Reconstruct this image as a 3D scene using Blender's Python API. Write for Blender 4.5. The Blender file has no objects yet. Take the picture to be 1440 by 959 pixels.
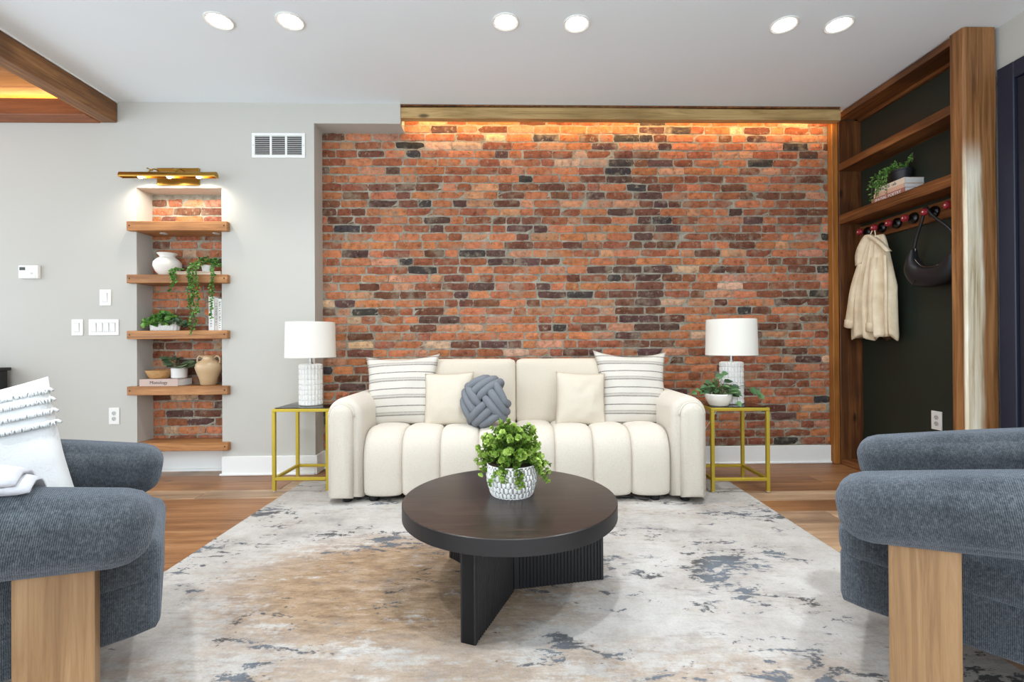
import bpy, bmesh, math, random
from mathutils import Vector, Matrix, Euler, noise as mnoise

S = bpy.context.scene
C = S.collection
PI = math.pi

# ------------------------------------------------------------------ camera, world, exposure
cam_d = bpy.data.cameras.new('camera'); cam = bpy.data.objects.new('camera', cam_d); C.objects.link(cam)
cam_d.sensor_fit = 'HORIZONTAL'; cam_d.sensor_width = 36.0; cam_d.lens = 670.0 / 1440.0 * 36.0
cam_d.clip_start = 0.05; cam_d.clip_end = 100
cam.matrix_world = (Matrix.Translation((0, 0, 1.0)) @ Matrix.Rotation(-0.024, 4, 'Z')
                    @ Matrix.Rotation(PI / 2 + 0.0037, 4, 'X') @ Matrix.Rotation(-0.006, 4, 'Z'))
S.camera = cam

W = bpy.data.worlds.new('world'); S.world = W; W.use_nodes = True
W.node_tree.nodes['Background'].inputs['Color'].default_value = (0.80, 0.91, 1.0, 1)
W.node_tree.nodes['Background'].inputs['Strength'].default_value = 2.35

S.view_settings.view_transform = 'Standard'
S.view_settings.look = 'None'
S.view_settings.gamma = 1.0
S.view_settings.use_curve_mapping = False
S.view_settings.exposure = 0.34

rnd = random.Random(7)
U = rnd.uniform

# ------------------------------------------------------------------ helpers: colour, nodes, materials
def lin(c):
    return tuple(((v / 255.0) / 12.92 if v / 255.0 <= 0.04045 else ((v / 255.0 + 0.055) / 1.055) ** 2.4) for v in c)

class NT:
    def __init__(s, name, rough=0.5, color=(0.8, 0.8, 0.8), metal=0.0, spec=0.5):
        s.m = bpy.data.materials.new(name); s.m.use_nodes = True
        s.t = s.m.node_tree; s.b = s.t.nodes['Principled BSDF']
        s.b.inputs['Base Color'].default_value = (*color, 1)
        s.b.inputs['Roughness'].default_value = rough
        s.b.inputs['Metallic'].default_value = metal
        s.b.inputs['Specular IOR Level'].default_value = spec
        s._co = None
    def n(s, typ, props=None, **ins):
        nd = s.t.nodes.new(typ)
        for k, v in (props or {}).items(): setattr(nd, k, v)
        for k, v in ins.items():
            key = int(k[1:]) if k[0] == 'i' and k[1:].isdigit() else k.replace('_', ' ')
            if isinstance(v, bpy.types.NodeSocket): s.t.links.new(v, nd.inputs[key])
            else: nd.inputs[key].default_value = v
        return nd
    def coords(s, scale=(1, 1, 1), rand=True, rot=(0, 0, 0)):
        tc = s.n('ShaderNodeTexCoord').outputs['Object']
        if rand:
            oi = s.n('ShaderNodeObjectInfo').outputs['Random']
            off = s.n('ShaderNodeVectorMath', {'operation': 'SCALE'}, i0=(37.0, 17.0, 29.0), Scale=oi).outputs[0]
            tc = s.n('ShaderNodeVectorMath', {'operation': 'ADD'}, i0=tc, i1=off).outputs[0]
        return s.n('ShaderNodeMapping', None, Vector=tc, Scale=scale, Rotation=rot).outputs[0]
    def noise(s, vec, scale=5, detail=4, rough=0.55, dist=0.0):
        return s.n('ShaderNodeTexNoise', None, Vector=vec, Scale=scale, Detail=detail, Roughness=rough, Distortion=dist).outputs[0]
    def ramp(s, fac, stops, interp='LINEAR'):
        nd = s.n('ShaderNodeValToRGB', None, Fac=fac); cr = nd.color_ramp; cr.interpolation = interp
        while len(cr.elements) < len(stops): cr.elements.new(0.5)
        for e, (p, c) in zip(cr.elements, stops):
            e.position = p; e.color = (*c, 1) if len(c) == 3 else c
        return nd.outputs[0]
    def mask(s, fac, a, b):
        return s.n('ShaderNodeMapRange', {'interpolation_type': 'SMOOTHSTEP'}, Value=fac, i1=a, i2=b, i3=0.0, i4=1.0).outputs[0]
    def mix(s, fac, a, b, mode='MIX'):
        nd = s.n('ShaderNodeMix', {'data_type': 'RGBA', 'blend_type': mode})
        for i, v in ((0, fac), (6, a), (7, b)):
            if isinstance(v, bpy.types.NodeSocket): s.t.links.new(v, nd.inputs[i])
            elif i == 0: nd.inputs[i].default_value = v
            else: nd.inputs[i].default_value = (*v, 1)
        return nd.outputs[2]
    def math(s, op, a, b=0.0):
        return s.n('ShaderNodeMath', {'operation': op}, i0=a, i1=b).outputs[0]
    def col(s, sock): s.t.links.new(sock, s.b.inputs['Base Color'])
    def rgh(s, sock): s.t.links.new(sock, s.b.inputs['Roughness'])
    def bump(s, h, strength=0.3, dist=0.01):
        b = s.n('ShaderNodeBump', None, Height=h, Strength=strength, Distance=dist)
        s.t.links.new(b.outputs[0], s.b.inputs['Normal'])

def plain(name, rgb, rough=0.5, metal=0.0, spec=0.5, var=0.06, bump=0.0, bscale=60):
    m = NT(name, rough, lin(rgb), metal, spec)
    co = m.coords()
    n = m.noise(co, 6, 4)
    c = lin(rgb)
    m.col(m.ramp(n, [(0.3, tuple(v * (1 - var) for v in c)), (0.7, tuple(min(1, v * (1 + var)) for v in c))]))
    if bump: m.bump(m.noise(co, bscale, 3), bump, 0.004)
    return m.m

def wood(name, dark, mid, light, axis='x', across=16.0, along=0.9, rough=0.5, streak=0.5, knots=True, bump=0.15, spec=0.4):
    m = NT(name, rough, (0.5, 0.3, 0.1), spec=spec)
    sc = [across] * 3; sc['xyz'.index(axis)] = along
    co = m.coords(tuple(sc)); co2 = m.coords((1, 1, 1))
    n = m.noise(co, 1.0, 8, 0.7, 1.4)
    base = m.ramp(n, [(0.28, lin(dark)), (0.5, lin(mid)), (0.74, lin(light))])
    sc2 = [across * 6] * 3; sc2['xyz'.index(axis)] = along * 2.5
    fine = m.noise(m.coords(tuple(sc2)), 1.0, 3, 0.6)
    base = m.mix(m.math('MULTIPLY', m.mask(fine, 0.52, 0.75), streak), base, lin(dark))
    big = m.noise(co2, 1.7, 2)
    base = m.mix(m.math('MULTIPLY', m.mask(big, 0.46, 0.66), 0.55), base, lin(dark))
    if knots:
        sck = [5.5] * 3; sck['xyz'.index(axis)] = 2.2
        v = m.n('ShaderNodeTexVoronoi', None, Vector=m.coords(tuple(sck)), Scale=1.0).outputs['Distance']
        base = m.mix(m.math('MULTIPLY', m.mask(v, 0.13, 0.04), 0.85), base, tuple(x * 0.35 for x in lin(dark)))
    m.col(base)
    if bump: m.bump(m.math('ADD', n, m.math('MULTIPLY', fine, 0.6)), bump, 0.004)
    return m.m

M = {}
def build_materials():
    # plaster
    for nm, rgb in (('plaster', (194, 191, 183)), ('ceiling', (236, 243, 247))):
        m = NT(nm, 0.85, lin(rgb), spec=0.2); co = m.coords()
        n = m.noise(co, 1.1, 3); c = lin(rgb)
        m.col(m.ramp(n, [(0.3, tuple(v * 0.97 for v in c)), (0.7, c)]))
        m.bump(m.noise(co, 45, 4), 0.03, 0.003); M[nm] = m.m
    M['trim_white'] = plain('trim_white', (236, 235, 231), 0.42, var=0.01)
    # bricks: two front ends share one recipe
    for nm in ('brick', 'brick_joined'):
        m = NT(nm, 0.9, spec=0.15)
        if nm == 'brick': base = m.n('ShaderNodeObjectInfo').outputs['Color']; co = m.coords()
        else: base = m.n('ShaderNodeAttribute', {'attribute_name': 'Col'}).outputs['Color']; co = m.coords(rand=False)
        n1 = m.noise(co, 26, 6, 0.65); n2 = m.noise(co, 9, 3)
        c = m.mix(1.0, base, m.ramp(n1, [(0.3, (0.5, 0.47, 0.46)), (0.47, (0.96, 0.96, 0.96)), (0.7, (1.3, 1.26, 1.2))]), 'MULTIPLY')
        c = m.mix(m.math('MULTIPLY', m.mask(n2, 0.52, 0.7), 0.55), c, lin((150, 136, 116)))
        n4 = m.noise(co, 24, 8, 0.75)
        c = m.mix(m.math('MULTIPLY', m.mask(n4, 0.55, 0.66), 0.6), c, lin((164, 152, 132)))
        n3 = m.noise(co, 60, 3)
        c = m.mix(m.math('MULTIPLY', m.mask(n3, 0.62, 0.72), 0.55), c, lin((48, 36, 32)))
        m.col(c); m.bump(n1, 0.8, 0.008); M[nm] = m.m
    m = NT('mortar', 0.95, spec=0.1); co = m.coords()
    n1 = m.noise(co, 18, 6, 0.7); n2 = m.noise(co, 2.2, 3)
    c = m.ramp(n1, [(0.3, lin((112, 106, 94))), (0.5, lin((150, 144, 129))), (0.72, lin((178, 172, 155)))])
    c = m.mix(m.math('MULTIPLY', m.mask(n2, 0.5, 0.75), 0.3), c, lin((140, 116, 92)))
    m.col(c); m.bump(n1, 0.8, 0.01); M['mortar'] = m.m
    # woods
    M['shelf_wood'] = wood('shelf_wood', (112, 70, 36), (176, 120, 70), (206, 154, 100), 'x', 20, 1.2, 0.5)
    M['nook_wood_y'] = wood('nook_wood_y', (52, 29, 14), (112, 66, 32), (164, 110, 62), 'y', 18, 1.1, 0.45)
    M['nook_wood_z'] = wood('nook_wood_z', (48, 27, 14), (92, 54, 27), (140, 90, 50), 'z', 18, 1.1, 0.45)
    M['edge_wood_z'] = wood('edge_wood_z', (112, 66, 22), (160, 102, 44), (184, 124, 62), 'z', 24, 1.0, 0.45)
    M['beam_wood_x'] = wood('beam_wood_x', (124, 98, 56), (180, 148, 96), (208, 178, 128), 'x', 18, 1.0, 0.55)
    M['tray_beam_y'] = wood('tray_beam_y', (76, 50, 32), (136, 92, 54), (182, 132, 80), 'y', 14, 1.0, 0.5)
    M['tray_beam_x'] = wood('tray_beam_x', (98, 52, 24), (142, 80, 40), (166, 104, 56), 'x', 14, 1.0, 0.5)
    M['tray_plank'] = wood('tray_plank', (140, 84, 36), (184, 122, 60), (206, 148, 84), 'x', 14, 1.0, 0.5)
    # corner post: orange heartwood, much paler in a strip along one edge
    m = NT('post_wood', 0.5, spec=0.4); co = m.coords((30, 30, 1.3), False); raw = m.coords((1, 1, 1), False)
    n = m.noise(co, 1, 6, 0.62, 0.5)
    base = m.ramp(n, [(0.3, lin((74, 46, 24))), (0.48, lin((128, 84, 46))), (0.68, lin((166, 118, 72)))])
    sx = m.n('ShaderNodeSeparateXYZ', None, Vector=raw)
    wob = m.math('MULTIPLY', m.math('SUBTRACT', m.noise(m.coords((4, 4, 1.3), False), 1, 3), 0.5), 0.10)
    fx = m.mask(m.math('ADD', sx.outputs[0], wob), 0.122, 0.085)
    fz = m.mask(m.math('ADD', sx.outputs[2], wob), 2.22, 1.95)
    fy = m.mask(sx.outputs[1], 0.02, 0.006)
    uneven = m.math('MULTIPLY', m.math('MULTIPLY', fx, fz), fy)  # mask of the paler strip on the post
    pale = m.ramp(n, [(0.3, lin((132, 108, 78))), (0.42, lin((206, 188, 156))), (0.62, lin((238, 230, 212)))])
    m.col(m.mix(uneven, base, pale)); m.bump(n, 0.2, 0.004); M['post_wood'] = m.m
    M['floor_plank'] = wood('floor_plank', (96, 62, 38), (146, 100, 62), (178, 132, 90), 'x', 11, 0.8, 0.42, 0.35, True, 0.06)
    M['floor_plank_b'] = wood('floor_plank_b', (108, 86, 68), (168, 136, 106), (200, 170, 138), 'x', 11, 0.8, 0.42, 0.35, True, 0.06)
    M['subfloor'] = plain('subfloor', (60, 42, 28), 0.8)
    M['leg_wood'] = wood('leg_wood', (112, 82, 54), (150, 116, 80), (176, 143, 106), 'z', 26, 0.9, 0.55, 0.3, False, 0.08)
    M['espresso'] = wood('espresso', (28, 21, 19), (50, 39, 34), (80, 62, 52), 'x', 26, 1.8, 0.30, 0.5, False, 0.06, 0.5)
    M['black_wood'] = plain('black_wood', (27, 26, 28), 0.45, var=0.1)
    # paints, metals, plastics
    M['green'] = plain('green', (32, 38, 28), 0.55, var=0.06)
    M['navy'] = plain('navy', (33, 36, 52), 0.45, var=0.04)
    M['navy_dark'] = plain('navy_dark', (25, 27, 40), 0.4, var=0.04)
    M['brass'] = plain('brass', (176, 138, 66), 0.3, 1.0, var=0.08)
    M['gold'] = plain('gold', (196, 172, 62), 0.42, 0.6, var=0.06)
    M['steel'] = plain('steel', (170, 166, 160), 0.25, 1.0)
    M['white_plastic'] = plain('white_plastic', (232, 230, 224), 0.4, var=0.01)
    M['grey_plastic'] = plain('grey_plastic', (190, 188, 184), 0.45, var=0.01)
    M['dark_gap'] = plain('dark_gap', (60, 60, 62), 0.7)
    M['screen'] = plain('screen', (42, 42, 38), 0.25)
    M['black'] = plain('black', (18, 18, 19), 0.5)
    M['black_gloss'] = plain('black_gloss', (14, 13, 15), 0.22)
    M['red'] = plain('red', (142, 34, 42), 0.4)
    M['pale_dot'] = plain('pale_dot', (220, 190, 188), 0.5)
    M['leather'] = plain('leather', (20, 20, 23), 0.5, bump=0.15, bscale=140)
    # ceramics
    M['ceramic'] = plain('ceramic', (228, 225, 220), 0.5, var=0.015)
    M['ceramic_matte'] = plain('ceramic_matte', (232, 227, 218), 0.75, var=0.03)
    M['cream_glaze'] = plain('cream_glaze', (198, 168, 130), 0.28, var=0.06)
    M['pot_black'] = plain('pot_black', (32, 34, 40), 0.5)
    m = NT('pot_woven', 0.7, spec=0.3)
    at = m.n('ShaderNodeAttribute', {'attribute_name': 'Col'}).outputs['Color']
    m.col(at); M['pot_woven'] = m.m
    M['soil'] = plain('soil', (44, 34, 26), 0.95)
    M['bowl_wood'] = wood('bowl_wood', (158, 112, 66), (196, 152, 98), (214, 176, 124), 'x', 30, 6, 0.6, 0.2, False, 0.1)
    # fabrics
    m = NT('boucle', 0.95, spec=0.1); co = m.coords(rand=False)
    n = m.noise(co, 150, 3, 0.7); c = lin((220, 210, 195))
    m.col(m.ramp(n, [(0.3, tuple(v * 0.9 for v in c)), (0.65, c)])); m.bump(n, 0.5, 0.006)
    m.b.inputs['Sheen Weight'].default_value = 0.2; M['boucle'] = m.m
    m = NT('boucle_back', 0.95, spec=0.1); co = m.coords(rand=False)
    n = m.noise(co, 220, 2, 0.6); c = lin((216, 204, 186))
    m.col(m.ramp(n, [(0.3, tuple(v * 0.93 for v in c)), (0.65, c)])); m.bump(n, 0.25, 0.004); M['linen'] = m.m
    m = NT('chenille', 0.95, spec=0.08)
    co = m.coords(rand=False)
    wv = m.n('ShaderNodeTexWave', {'wave_type': 'BANDS', 'bands_direction': 'X'}, Vector=co, Scale=85.0, Distortion=3.5, Detail=3.0, Detail_Scale=3.0).outputs[1]
    n = m.noise(co, 120, 3, 0.7); big = m.noise(co, 9, 4, 0.6)
    mixv = m.math('ADD', m.math('MULTIPLY', wv, 0.22), m.math('ADD', m.math('MULTIPLY', n, 0.65), m.math('MULTIPLY', big, 0.35)))
    m.col(m.ramp(mixv, [(0.32, lin((34, 38, 42))), (0.56, lin((57, 61, 65))), (0.82, lin((98, 103, 107)))]))
    m.bump(m.math('ADD', m.math('MULTIPLY', wv, 0.5), n), 0.6, 0.006)
    m.b.inputs['Sheen Weight'].default_value = 0.35; m.b.inputs['Sheen Tint'].default_value = (0.75, 0.85, 1, 1); M['chenille'] = m.m
    # striped pillow linen: stripes run along local x, spaced along local z
    m = NT('stripe', 0.92, spec=0.1); co = m.coords(rand=False)
    z = m.n('ShaderNodeSeparateXYZ', None, Vector=co).outputs[2]
    fr = m.math('FRACT', m.math('MULTIPLY', m.math('ADD', z, 0.31), 1 / 0.118))
    bands = None
    for c0, hw, st in ((0.14, 0.045, 0.8), (0.30, 0.03, 0.6), (0.66, 0.035, 0.95), (0.22, 0.1, 0.3)):
        d = m.math('ABSOLUTE', m.math('SUBTRACT', fr, c0))
        b = m.math('MULTIPLY', m.mask(d, hw, hw * 0.55), st)
        bands = b if bands is None else m.math('MAXIMUM', bands, b)
    n = m.noise(co, 200, 2)
    c = m.mix(m.math('MULTIPLY', bands, m.mask(n, 0.2, 0.5)), lin((212, 205, 194)), lin((112, 104, 98)))
    m.col(c); m.bump(n, 0.3, 0.004); M['stripe'] = m.m
    M['knit_grey'] = plain('knit_grey', (122, 125, 130), 0.95, spec=0.1, var=0.06, bump=0.4, bscale=260)
    M['knit_core'] = plain('knit_core', (70, 72, 76), 0.95, spec=0.1)
    M['white_cotton'] = plain('white_cotton', (224, 224, 223), 0.95, spec=0.1, var=0.02, bump=0.35, bscale=170)
    M['throw'] = plain('throw', (204, 205, 210), 0.95, spec=0.1, var=0.06, bump=0.4, bscale=120)
    m = NT('coat_cloth', 0.9, spec=0.1); co = m.coords(rand=False)
    n = m.noise(co, 9, 4); m.col(m.ramp(n, [(0.3, lin((214, 194, 162))), (0.7, lin((238, 222, 194)))]))
    m.bump(m.noise(co, 24, 4), 0.35, 0.01); M['coat_cloth'] = m.m
    # rug
    m = NT('rug', 0.97, spec=0.05); co = m.coords((1, 1, 1), False)
    wv = m.noise(co, 2.4, 6, 0.65)
    base = m.ramp(wv, [(0.3, lin((148, 142, 138))), (0.46, lin((181, 175, 169))), (0.68, lin((200, 196, 191)))])
    def blot(cx, cy, rx, ry, soft=0.75):
        sub = m.n('ShaderNodeVectorMath', {'operation': 'SUBTRACT'}, i0=co, i1=(cx, cy, 0)).outputs[0]
        mu = m.n('ShaderNodeVectorMath', {'operation': 'MULTIPLY'}, i0=sub, i1=(1 / rx, 1 / ry, 0)).outputs[0]
        ln = m.n('ShaderNodeVectorMath', {'operation': 'LENGTH'}, i0=mu).outputs['Value']
        return m.mask(ln, 1.25, 1.25 - soft)
    tn = m.noise(m.coords((1.8, 4.4, 1), False), 1.9, 10, 0.74)
    tanz = m.math('MAXIMUM', blot(-0.45, -0.25, 0.85, 0.55), m.math('MULTIPLY', blot(-0.1, -0.95, 1.6, 0.35), 0.6))
    tanz = m.math('MAXIMUM', tanz, m.math('MULTIPLY', blot(0.3, 0.8, 2.0, 0.5), 0.25))
    tanz = m.math('MAXIMUM', tanz, 0.10)
    st = m.noise(m.coords((7.0, 46.0, 1), False), 1.0, 6, 0.7); sp = m.noise(co, 34, 5, 0.7)
    tn = m.math('ADD', tn, m.math('ADD', m.math('MULTIPLY', m.math('SUBTRACT', st, 0.5), 0.35), m.math('MULTIPLY', m.math('SUBTRACT', sp, 0.5), 0.35)))
    tan = m.math('MULTIPLY', m.mask(m.math('ADD', tn, m.math('MULTIPLY', tanz, 0.22)), 0.5, 0.68), m.math('ADD', m.math('MULTIPLY', tanz, 0.8), 0.12))
    c = m.mix(tan, base, m.ramp(m.noise(m.coords((5, 14, 1), False), 1.6, 8, 0.75), [(0.32, lin((108, 82, 60))), (0.52, lin((158, 130, 100))), (0.72, lin((184, 162, 142)))]))
    gn = m.noise(m.coords((2.0, 4.0, 1), False), 2.6, 10, 0.76)
    c = m.mix(m.math('MULTIPLY', m.mask(m.math('ADD', gn, m.math('MULTIPLY', m.math('SUBTRACT', st, 0.5), 0.4)), 0.52, 0.66), 0.4), c, lin((136, 131, 129)))
    fl = m.noise(m.coords((4.5, 12.0, 1), False), 1.5, 10, 0.74, 0.5)
    flz = m.noise(m.coords((1.0, 2.0, 1), False), 1.5, 2)
    fl = m.math('ADD', fl, m.math('MULTIPLY', m.math('SUBTRACT', sp, 0.5), 0.3))
    fm = m.mask(m.math('ADD', fl, m.math('MULTIPLY', m.math('SUBTRACT', flz, 0.5), 0.7)), 0.59, 0.63)
    c = m.mix(m.math('MULTIPLY', fm, 0.85), c, m.ramp(m.noise(co, 3.0, 2), [(0.4, lin((62, 63, 66))), (0.6, lin((92, 101, 112)))]))
    pile = m.noise(co, 160, 2)
    c = m.mix(0.25, c, m.ramp(pile, [(0.3, (0.55, 0.55, 0.55)), (0.7, (1, 1, 1))]), 'MULTIPLY')
    m.col(c); m.bump(m.math('ADD', pile, m.math('MULTIPLY', fm, -0.8)), 0.35, 0.006); M['rug'] = m.m
    M['rug_edge'] = plain('rug_edge', (206, 200, 194), 0.95)
    # lampshade: translucent linen
    m = NT('shade', 0.9, lin((236, 230, 220)), spec=0.1)
    m.b.inputs['Transmission Weight'].default_value = 0.0
    co = m.coords(); m.bump(m.noise(co, 300, 2), 0.15, 0.002); M['shade'] = m.m
    # glass, thin pane
    g = bpy.data.materials.new('glass'); g.use_nodes = True; t = g.node_tree; t.nodes.clear()
    out = t.nodes.new('ShaderNodeOutputMaterial'); mx = t.nodes.new('ShaderNodeMixShader'); fr = t.nodes.new('ShaderNodeFresnel')
    tr = t.nodes.new('ShaderNodeBsdfTransparent'); gl = t.nodes.new('ShaderNodeBsdfGlossy')
    tr.inputs[0].default_value = (0.93, 0.96, 0.95, 1); gl.inputs['Roughness'].default_value = 0.02; fr.inputs[0].default_value = 1.5
    t.links.new(fr.outputs[0], mx.inputs[0]); t.links.new(tr.outputs[0], mx.inputs[1]); t.links.new(gl.outputs[0], mx.inputs[2]); t.links.new(mx.outputs[0], out.inputs[0])
    M['glass'] = g
    # leaves
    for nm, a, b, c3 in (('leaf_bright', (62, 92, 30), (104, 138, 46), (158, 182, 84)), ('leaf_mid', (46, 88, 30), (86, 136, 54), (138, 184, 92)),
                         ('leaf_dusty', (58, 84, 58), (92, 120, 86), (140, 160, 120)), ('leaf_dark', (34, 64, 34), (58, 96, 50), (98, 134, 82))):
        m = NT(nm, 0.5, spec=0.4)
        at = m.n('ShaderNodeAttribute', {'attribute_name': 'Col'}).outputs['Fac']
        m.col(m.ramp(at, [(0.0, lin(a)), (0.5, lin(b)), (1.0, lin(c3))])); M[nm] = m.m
    M['stem'] = plain('stem', (84, 96, 48), 0.7)
    # books
    for nm, rgb in (('book_white', (232, 230, 226)), ('book_blush', (196, 172, 160)), ('book_pink', (172, 112, 96)), ('book_cream', (226, 208, 186)),
                    ('book_peach', (222, 178, 152)), ('paper', (238, 236, 232)), ('book_grey', (204, 198, 190)), ('book_black', (36, 36, 38)), ('book_pale', (224, 206, 186))):
        M[nm] = plain(nm, rgb, 0.7, var=0.03)
    M['ink'] = plain('ink', (60, 58, 58), 0.8)
    # emitters: lamps of the room, and the lenses of the added downlights
    for nm, rgb, st in (('led_warm', (1.0, 0.60, 0.24), 32.0), ('lens_glow', (1.0, 0.98, 0.94), 14.0), ('bulb_glow', (1.0, 0.93, 0.8), 25.0)):
        m = bpy.data.materials.new(nm); m.use_nodes = True; b = m.node_tree.nodes['Principled BSDF']
        b.inputs['Base Color'].default_value = (0.9, 0.9, 0.88, 1)
        b.inputs['Emission Color'].default_value = (*rgb, 1); b.inputs['Emission Strength'].default_value = st; M[nm] = m
build_materials()

# ------------------------------------------------------------------ helpers: objects
def link(name, me, mat=None, parent=None, loc=(0, 0, 0), rot=(0, 0, 0), smooth=False):
    o = bpy.data.objects.new(name, me); C.objects.link(o)
    o.location = loc; o.rotation_euler = rot
    if mat is not None:
        me.materials.clear(); me.materials.append(M[mat] if isinstance(mat, str) else mat)
    if smooth: me.shade_smooth()
    if parent: o.parent = parent
    return o

def tag(o, label=None, cat=None, group=None, kind=None):
    if label: o['label'] = label
    if cat: o['category'] = cat
    if group: o['group'] = group
    if kind: o['kind'] = kind
    return o

def thing(name, label, cat, loc=(0, 0, 0), rotz=0.0, group=None):
    o = bpy.data.objects.new(name, None); C.objects.link(o); o.empty_display_size = 0.1
    o.location = loc; o.rotation_euler = (0, 0, rotz)
    return tag(o, label, cat, group)

def pymesh(name, v, f):
    me = bpy.data.meshes.new(name); me.from_pydata([tuple(p) for p in v], [], f); me.update(); return me

def from_bm(name, bm):
    me = bpy.data.meshes.new(name); bmesh.ops.recalc_face_normals(bm, faces=bm.faces); bm.to_mesh(me); bm.free(); return me

def bm_box(bm, x0, x1, y0, y1, z0, z1, bev=0.0, seg=1):
    r = bmesh.ops.create_cube(bm, size=1.0)
    for v in r['verts']:
        v.co = Vector((x0 + (v.co.x + 0.5) * (x1 - x0), y0 + (v.co.y + 0.5) * (y1 - y0), z0 + (v.co.z + 0.5) * (z1 - z0)))
    if bev:
        es = list({e for v in r['verts'] for e in v.link_edges})
        bmesh.ops.bevel(bm, geom=es, offset=bev, segments=seg, affect='EDGES', profile=0.6)

def box(name, b, mat, parent=None, bev=0.003, seg=1, rot=None, smooth=False):
    bm = bmesh.new(); bm_box(bm, *b, bev=bev, seg=seg)
    return link(name, from_bm(name, bm), mat, parent, rot=rot or (0, 0, 0), smooth=smooth)

def boxes(name, lst, mat, parent=None, bev=0.0):
    bm = bmesh.new()
    for b in lst: bm_box(bm, *b, bev=bev)
    return link(name, from_bm(name, bm), mat, parent)

def ring_loft(rings, cap=True, closed=True):
    """rings: list of equal-length point lists -> verts, faces"""
    v = [p for r in rings for p in r]; n = len(rings[0]); f = []
    for i in range(len(rings) - 1):
        for j in range(n if closed else n - 1):
            k = (j + 1) % n
            f.append((i * n + j, i * n + k, (i + 1) * n + k, (i + 1) * n + j))
    if cap:
        f.append(tuple(range(n))[::-1]); f.append(tuple((len(rings) - 1) * n + j for j in range(n)))
    return v, f

def lathe(name, prof, n=40, mat=None, parent=None, loc=(0, 0, 0), rot=(0, 0, 0), cap=True, rfun=None, smooth=True):
    rings = []
    for r, z in prof:
        ring = []
        for j in range(n):
            a = 2 * PI * j / n; rr = r * (rfun(a, z) if rfun else 1)
            ring.append((rr * math.cos(a), rr * math.sin(a), z))
        rings.append(ring)
    v, f = ring_loft(rings, cap)
    me = pymesh(name, v, f); fix(me)
    o = link(name, me, mat, parent, loc, rot, smooth)
    if smooth: me.set_sharp_from_angle(angle=math.radians(38))
    return o

def fix(me):
    bm = bmesh.new(); bm.from_mesh(me); bmesh.ops.recalc_face_normals(bm, faces=bm.faces); bm.to_mesh(me); bm.free()

def frames(pts):
    pts = [Vector(p) for p in pts]; out = []; up = None
    for i, p in enumerate(pts):
        t = (pts[min(i + 1, len(pts) - 1)] - pts[max(i - 1, 0)]).normalized()
        if up is None: up = Vector((0, 0, 1)) if abs(t.z) < 0.9 else Vector((1, 0, 0))
        s = t.cross(up).normalized(); up = s.cross(t).normalized(); out.append((p, s, up))
    return out

def tube_vf(pts, rad, n=8, flat=1.0):
    rings = []; fr = frames(pts)
    for i, (p, s, u) in enumerate(fr):
        r = rad(i / (len(fr) - 1)) if callable(rad) else rad
        rings.append([tuple(p + s * (math.cos(2 * PI * j / n) * r) + u * (math.sin(2 * PI * j / n) * r * flat)) for j in range(n)])
    return ring_loft(rings, True)

def tube(name, pts, rad, mat, parent=None, n=8, flat=1.0, smooth=True, loc=(0, 0, 0), rot=(0, 0, 0)):
    v, f = tube_vf(pts, rad, n, flat); me = pymesh(name, v, f); fix(me)
    return link(name, me, mat, parent, loc, rot, smooth)

def bez(pts, n=8):
    """Catmull-Rom through points"""
    P = [Vector(p) for p in pts]; P = [P[0] * 2 - P[1]] + P + [P[-1] * 2 - P[-2]]; out = []
    for i in range(1, len(P) - 2):
        a, b, c, d = P[i - 1], P[i], P[i + 1], P[i + 2]
        for k in range(n):
            t = k / n
            out.append(0.5 * ((2 * b) + (c - a) * t + (2 * a - 5 * b + 4 * c - d) * t * t + (3 * b - a - 3 * c + d) * t ** 3))
    out.append(P[-2]); return out

def soft_box_me(name, w, d, h, r, puff=(0, 0, 0), n=10, fn=None):
    """rounded box centred at origin; puff adds a crown along each axis; fn deforms points"""
    bm = bmesh.new(); bmesh.ops.create_cube(bm, size=2.0)
    bmesh.ops.subdivide_edges(bm, edges=bm.edges[:], cuts=n, use_grid_fill=True)
    hw = (w / 2, d / 2, h / 2)
    for v in bm.verts:
        q = v.co.copy()
        q = Vector([math.copysign(abs(c) ** 0.8, c) for c in q])
        p = Vector([q[i] * hw[i] for i in range(3)])
        inner = Vector([max(-hw[i] + r, min(hw[i] - r, p[i])) for i in range(3)])
        dd = p - inner
        if dd.length > 1e-9: p = inner + dd.normalized() * r
        for i in range(3):
            if puff[i]:
                j, k = [x for x in range(3) if x != i]
                cr = (1 - q[j] ** 2) * (1 - q[k] ** 2)
                p[i] += (q[i]) * puff[i] * cr
        if fn: p = Vector(fn(p, q))
        v.co = p
    return from_bm(name, bm)

def soft_box(name, w, d, h, r, mat, parent=None, loc=(0, 0, 0), rot=(0, 0, 0), puff=(0, 0, 0), n=10, fn=None):
    return link(name, soft_box_me(name, w, d, h, r, puff, n, fn), mat, parent, loc, rot, True)

def text_me(txt, size, depth=0.0006):
    cu = bpy.data.curves.new('lettering', 'FONT'); cu.body = txt; cu.size = size; cu.extrude = depth; cu.align_x = 'CENTER'; cu.align_y = 'CENTER'; cu.resolution_u = 3
    o = bpy.data.objects.new('tmp', cu); C.objects.link(o)
    dg = bpy.context.evaluated_depsgraph_get(); me = bpy.data.meshes.new_from_object(o.evaluated_get(dg))
    bpy.data.objects.remove(o); bpy.data.curves.remove(cu); me.name = 'lettering'; return me

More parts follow.
